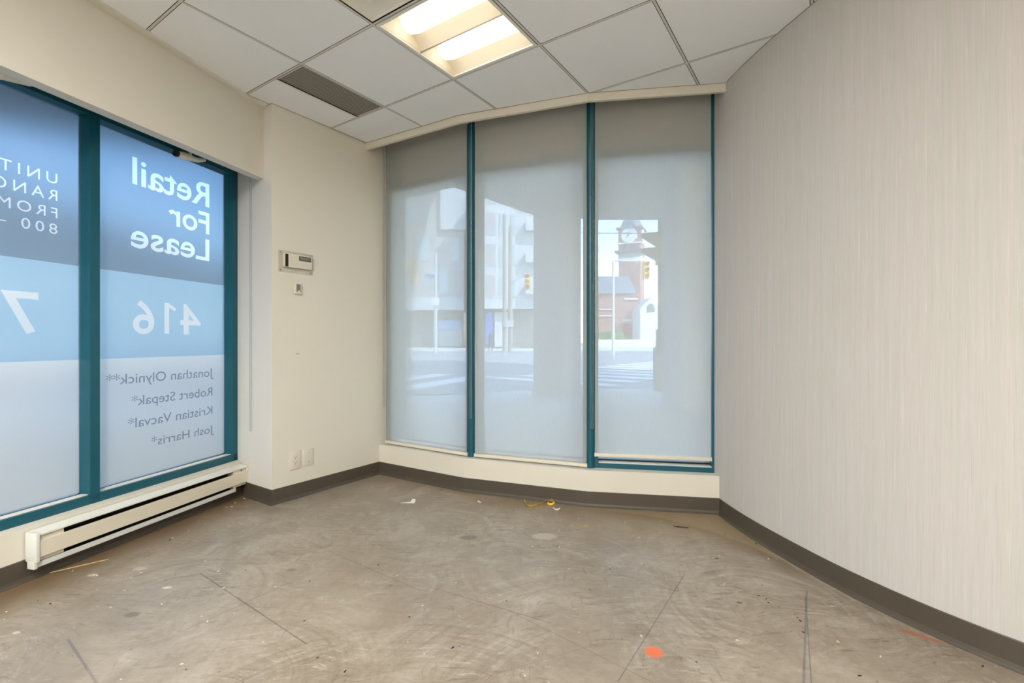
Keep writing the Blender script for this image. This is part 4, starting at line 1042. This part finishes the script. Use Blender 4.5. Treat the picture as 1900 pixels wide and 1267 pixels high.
# traffic signals
def signal(label, px, Y, z0, hgt, parent_pole=None, rz=0.0, n=3, drab=False, group=None):
    x = (px - 950) * Y / FPX
    t = thing('traffic_signal', label, 'traffic light', (x, Y, z0), rz, group)
    w_ = hgt * 0.36; m = M_sigb if drab else M_sig
    bm = bmn(); bx(bm, -w_ / 2, w_ / 2, -0.08, 0.12, 0, hgt, 0.02); obj('housing', bm, m, t)
    for k in range(n):
        zc = hgt * (k + 0.5) / n; r = w_ * 0.30
        bm = bmn(); cyl(bm, (0, -0.085, zc), (0, -0.10, zc), r, n=16); obj('lens', bm, M_shop, t)
        bm = bmn(); N = 10
        a_ = [bm.verts.new((math.cos(PI * j / N) * r * 1.1, -0.08, zc + math.sin(PI * j / N) * r * 1.1)) for j in range(N + 1)]
        b_ = [bm.verts.new((math.cos(PI * j / N) * r * 1.1, -0.08 - hgt * 0.16, zc + math.sin(PI * j / N) * r * 1.1)) for j in range(N + 1)]
        for j in range(N): bm.faces.new((a_[j], a_[j + 1], b_[j + 1], b_[j]))
        bmesh.ops.solidify(bm, geom=bm.faces[:], thickness=0.01); obj('visor', bm, m, t)
    return t
signal('yellow traffic light hanging over the road, behind the left front blind', 765.5, 24, 3.98, 1.18, rz=R(20))
t = signal('yellow traffic light beside the utility pole, behind the middle blind', 978.5, 33, Z(537, 33), 1.08)
bm = bmn(); tube(bm, [(0, 0.05, 1.06), (-0.5, 2.5, 1.12), (-1.08, 5.65, 1.15)], 0.035, 8); obj('bracket_arm', bm, M_pole, t, True)
signal('yellow traffic light in front of the clock tower, behind the right blind', 1199, 30, Z(518, 30), 1.12, rz=R(10))
# street pole with arm lamp and name sign
x = (808 - 950) * 34 / FPX
t = thing('street_light_pole', 'white street light pole with arm at the far corner, behind the left blind', 'street light', (x, 34, 0))
bm = bmn(); cyl(bm, (0, 0, gz(34) - 0.1), (0, 0, Z(470, 34)), 0.15, 0.11, 12); obj('pole', bm, M_pole, t, True)
bm = bmn(); tube(bm, catmull([(0, 0, Z(474, 34)), (-0.4, -.3, Z(468, 34)), (-0.9, -1, Z(453, 34)), (-1.3, -2, Z(445, 34)), (-1.55, -3, Z(444, 34))], 4), 0.035, 8); obj('arm', bm, M_pole, t, True)
bm = bmn(); cyl(bm, (-1.5, -2.8, Z(444, 34)), (-1.75, -3.5, Z(444, 34)), 0.07, 0.11, 12); obj('lamp_head', bm, M_stone, t, True)
bm = bmn(); tube(bm, [(0, 0, 5.0), (0.05, -3, 5.1), (0.40, -9.84, 5.15)], 0.04, 8); obj('signal_arm', bm, M_pole, t, True)
bm = bmn(); bx(bm, -0.75, -0.12, -0.17, -0.13, Z(516, 34), Z(509, 34)); obj('street_sign', bm, M_blue, t)
bm = bmn(); bx(bm, -0.22, 0.30, -0.2, -0.16, Z(566, 34), Z(553, 34)); obj('small_sign', bm, M_stone, t)
# utility poles
for (px, Y, w_, zt, lb) in ((936, 40, 0.17, 11.6, 'left of the paired wooden utility poles behind the middle blind'), (947, 39, 0.20, 10.4, 'right of the paired wooden utility poles, with a box, behind the middle blind')):
    x = (px - 950) * Y / FPX; t = thing('utility_pole', lb, 'utility pole', (x, Y, 0))
    bm = bmn(); cyl(bm, (0, 0, gz(Y) - .1), (0, 0, zt), w_, w_ * .8, 12); obj('pole', bm, M_wood, t, True)
    bm = bmn(); bx(bm, -0.2, 0.25, -0.35, -0.15, Z(607, Y), Z(594, Y), .02); obj('metal_box', bm, M_pole, t)
x = (1138 - 950) * 30 / FPX
bm = bmn(); cyl(bm, (0, 0, 0.1), (0, 0, Z(484, 30)), 0.09, 0.07, 12); cyl(bm, (0, 0, Z(484, 30)), (1.98, 0, Z(483.5, 30)), 0.05, 0.04, 10); o = obj('lamp_post', bm, M_stone, None, True); o.location = (x, 30, 0); tag(o, 'slim white post left of the clock tower, behind the right blind', 'post')
# near signal post under the overhang edge, with two side-on heads
t = thing('signal_post', 'dark thick signal post close outside the right front window', 'signal post', (3.12 * 10.5 / 10, 10.5, 0))
bm = bmn(); cyl(bm, (0, 0, -0.02), (0, 0, 5.2), 0.085, 0.08, 16); obj('pole', bm, mat('dark_steel', (96, 100, 104), 0.5), t, True)
bm = bmn(); cyl(bm, (0, 0, 0.0), (0, 0, 1.35), 0.145, 0.125, 16); bx(bm, -0.15, .12, -.15, .15, 0.05, 0.95, .02); obj('base_cabinet', bm, M_shop, t)
bm = bmn(); bx(bm, -0.12, 0.12, -0.16, -0.1, 1.9, 2.2, .01); obj('push_button_sign', bm, M_pole, t)
t = thing('traffic_signal', 'drab pair of side-on signal heads with big visors near the right front window', 'traffic light', (3.17, 10.25, 2.72))
bm = bmn(); bx(bm, -0.085, 0.10, -0.12, 0.12, 0.0, 0.70, 0.03); obj('housing', bm, M_sigb, t, True)
for z in (0.10, 0.42):
    bm = bmn(); a = [(-0.08, -0.13, z), (-0.08, 0.13, z), (-0.08, 0.13, z + 0.26), (-0.08, -0.13, z + 0.26)]; b_ = [(-0.40, -0.13, z + 0.20), (-0.40, 0.13, z + 0.20), (-0.40, 0.13, z + 0.23), (-0.40, -0.13, z + 0.23)]
    va = [bm.verts.new(p) for p in a]; vb = [bm.verts.new(p) for p in b_]
    for j in range(4): bm.faces.new((va[j], va[(j + 1) % 4], vb[(j + 1) % 4], vb[j]))
    bm.faces.new(va); bm.faces.new(vb[::-1]); obj('visor', bm, M_sigb, t)
# overhead wires
for k, (a, b_) in enumerate((((3.185, 10.52, 3.45), (-0.13, 38.82, 10.2)), ((3.185, 10.52, 4.3), (-0.60, 39.85, 11.4)))):
    a = Vector(a); b_ = Vector(b_); bm = bmn(); tube(bm, [a.lerp(b_, q / 10) - Vector((0, 0, 0.12 * math.sin(PI * q / 10))) for q in range(11)], 0.012, 6)
    o = obj('overhead_wire', bm, M_roof, None, True); tag(o, ['lower overhead wire running from the near signal post past the clock tower', 'upper overhead wire running from the near signal post past the clock tower'][k], 'wire')
# pedestrian far across the road
me_ = bpy.data.meshes.new('person'); P_ = [(0, 0, 0.92), (0, 0, 1.2), (0, 0, 1.42), (0, 0, 1.52), (0, 0, 1.66), (-.17, 0, 1.40), (-.22, .02, 1.12), (-.2, -.1, .9), (.17, 0, 1.40), (.23, .02, 1.14), (.2, -.12, .95), (-.09, 0, .88), (-.11, -.06, .48), (-.12, .06, .06), (.09, 0, .88), (.12, .04, .48), (.13, .12, .06), (-.13, -.08, .03), (.14, 0, .03)]
E_ = [(0, 1), (1, 2), (2, 3), (3, 4), (2, 5), (5, 6), (6, 7), (2, 8), (8, 9), (9, 10), (0, 11), (11, 12), (12, 13), (0, 14), (14, 15), (15, 16), (13, 17), (16, 18)]
me_.from_pydata(P_, E_, []); po = bpy.data.objects.new('person', me_); C.objects.link(po)
sm = po.modifiers.new('skin', 'SKIN'); po.modifiers.new('sub', 'SUBSURF').levels = 1
rad = [.15, .16, .15, .06, .10, .07, .05, .035, .07, .05, .035, .10, .07, .05, .10, .07, .05, .04, .04]
for k, r in enumerate(rad): me_.skin_vertices[0].data[k].radius = (r, r * .8)
me_.skin_vertices[0].data[0].use_root = True
me_.materials.append(mat('dark_clothes', (58, 60, 70), 0.8)); po.location = ((910 - 950) * 41 / FPX, 41, gz(41) - 0.1)
tag(po, 'person in dark clothes standing across the road, behind the middle blind', 'person')
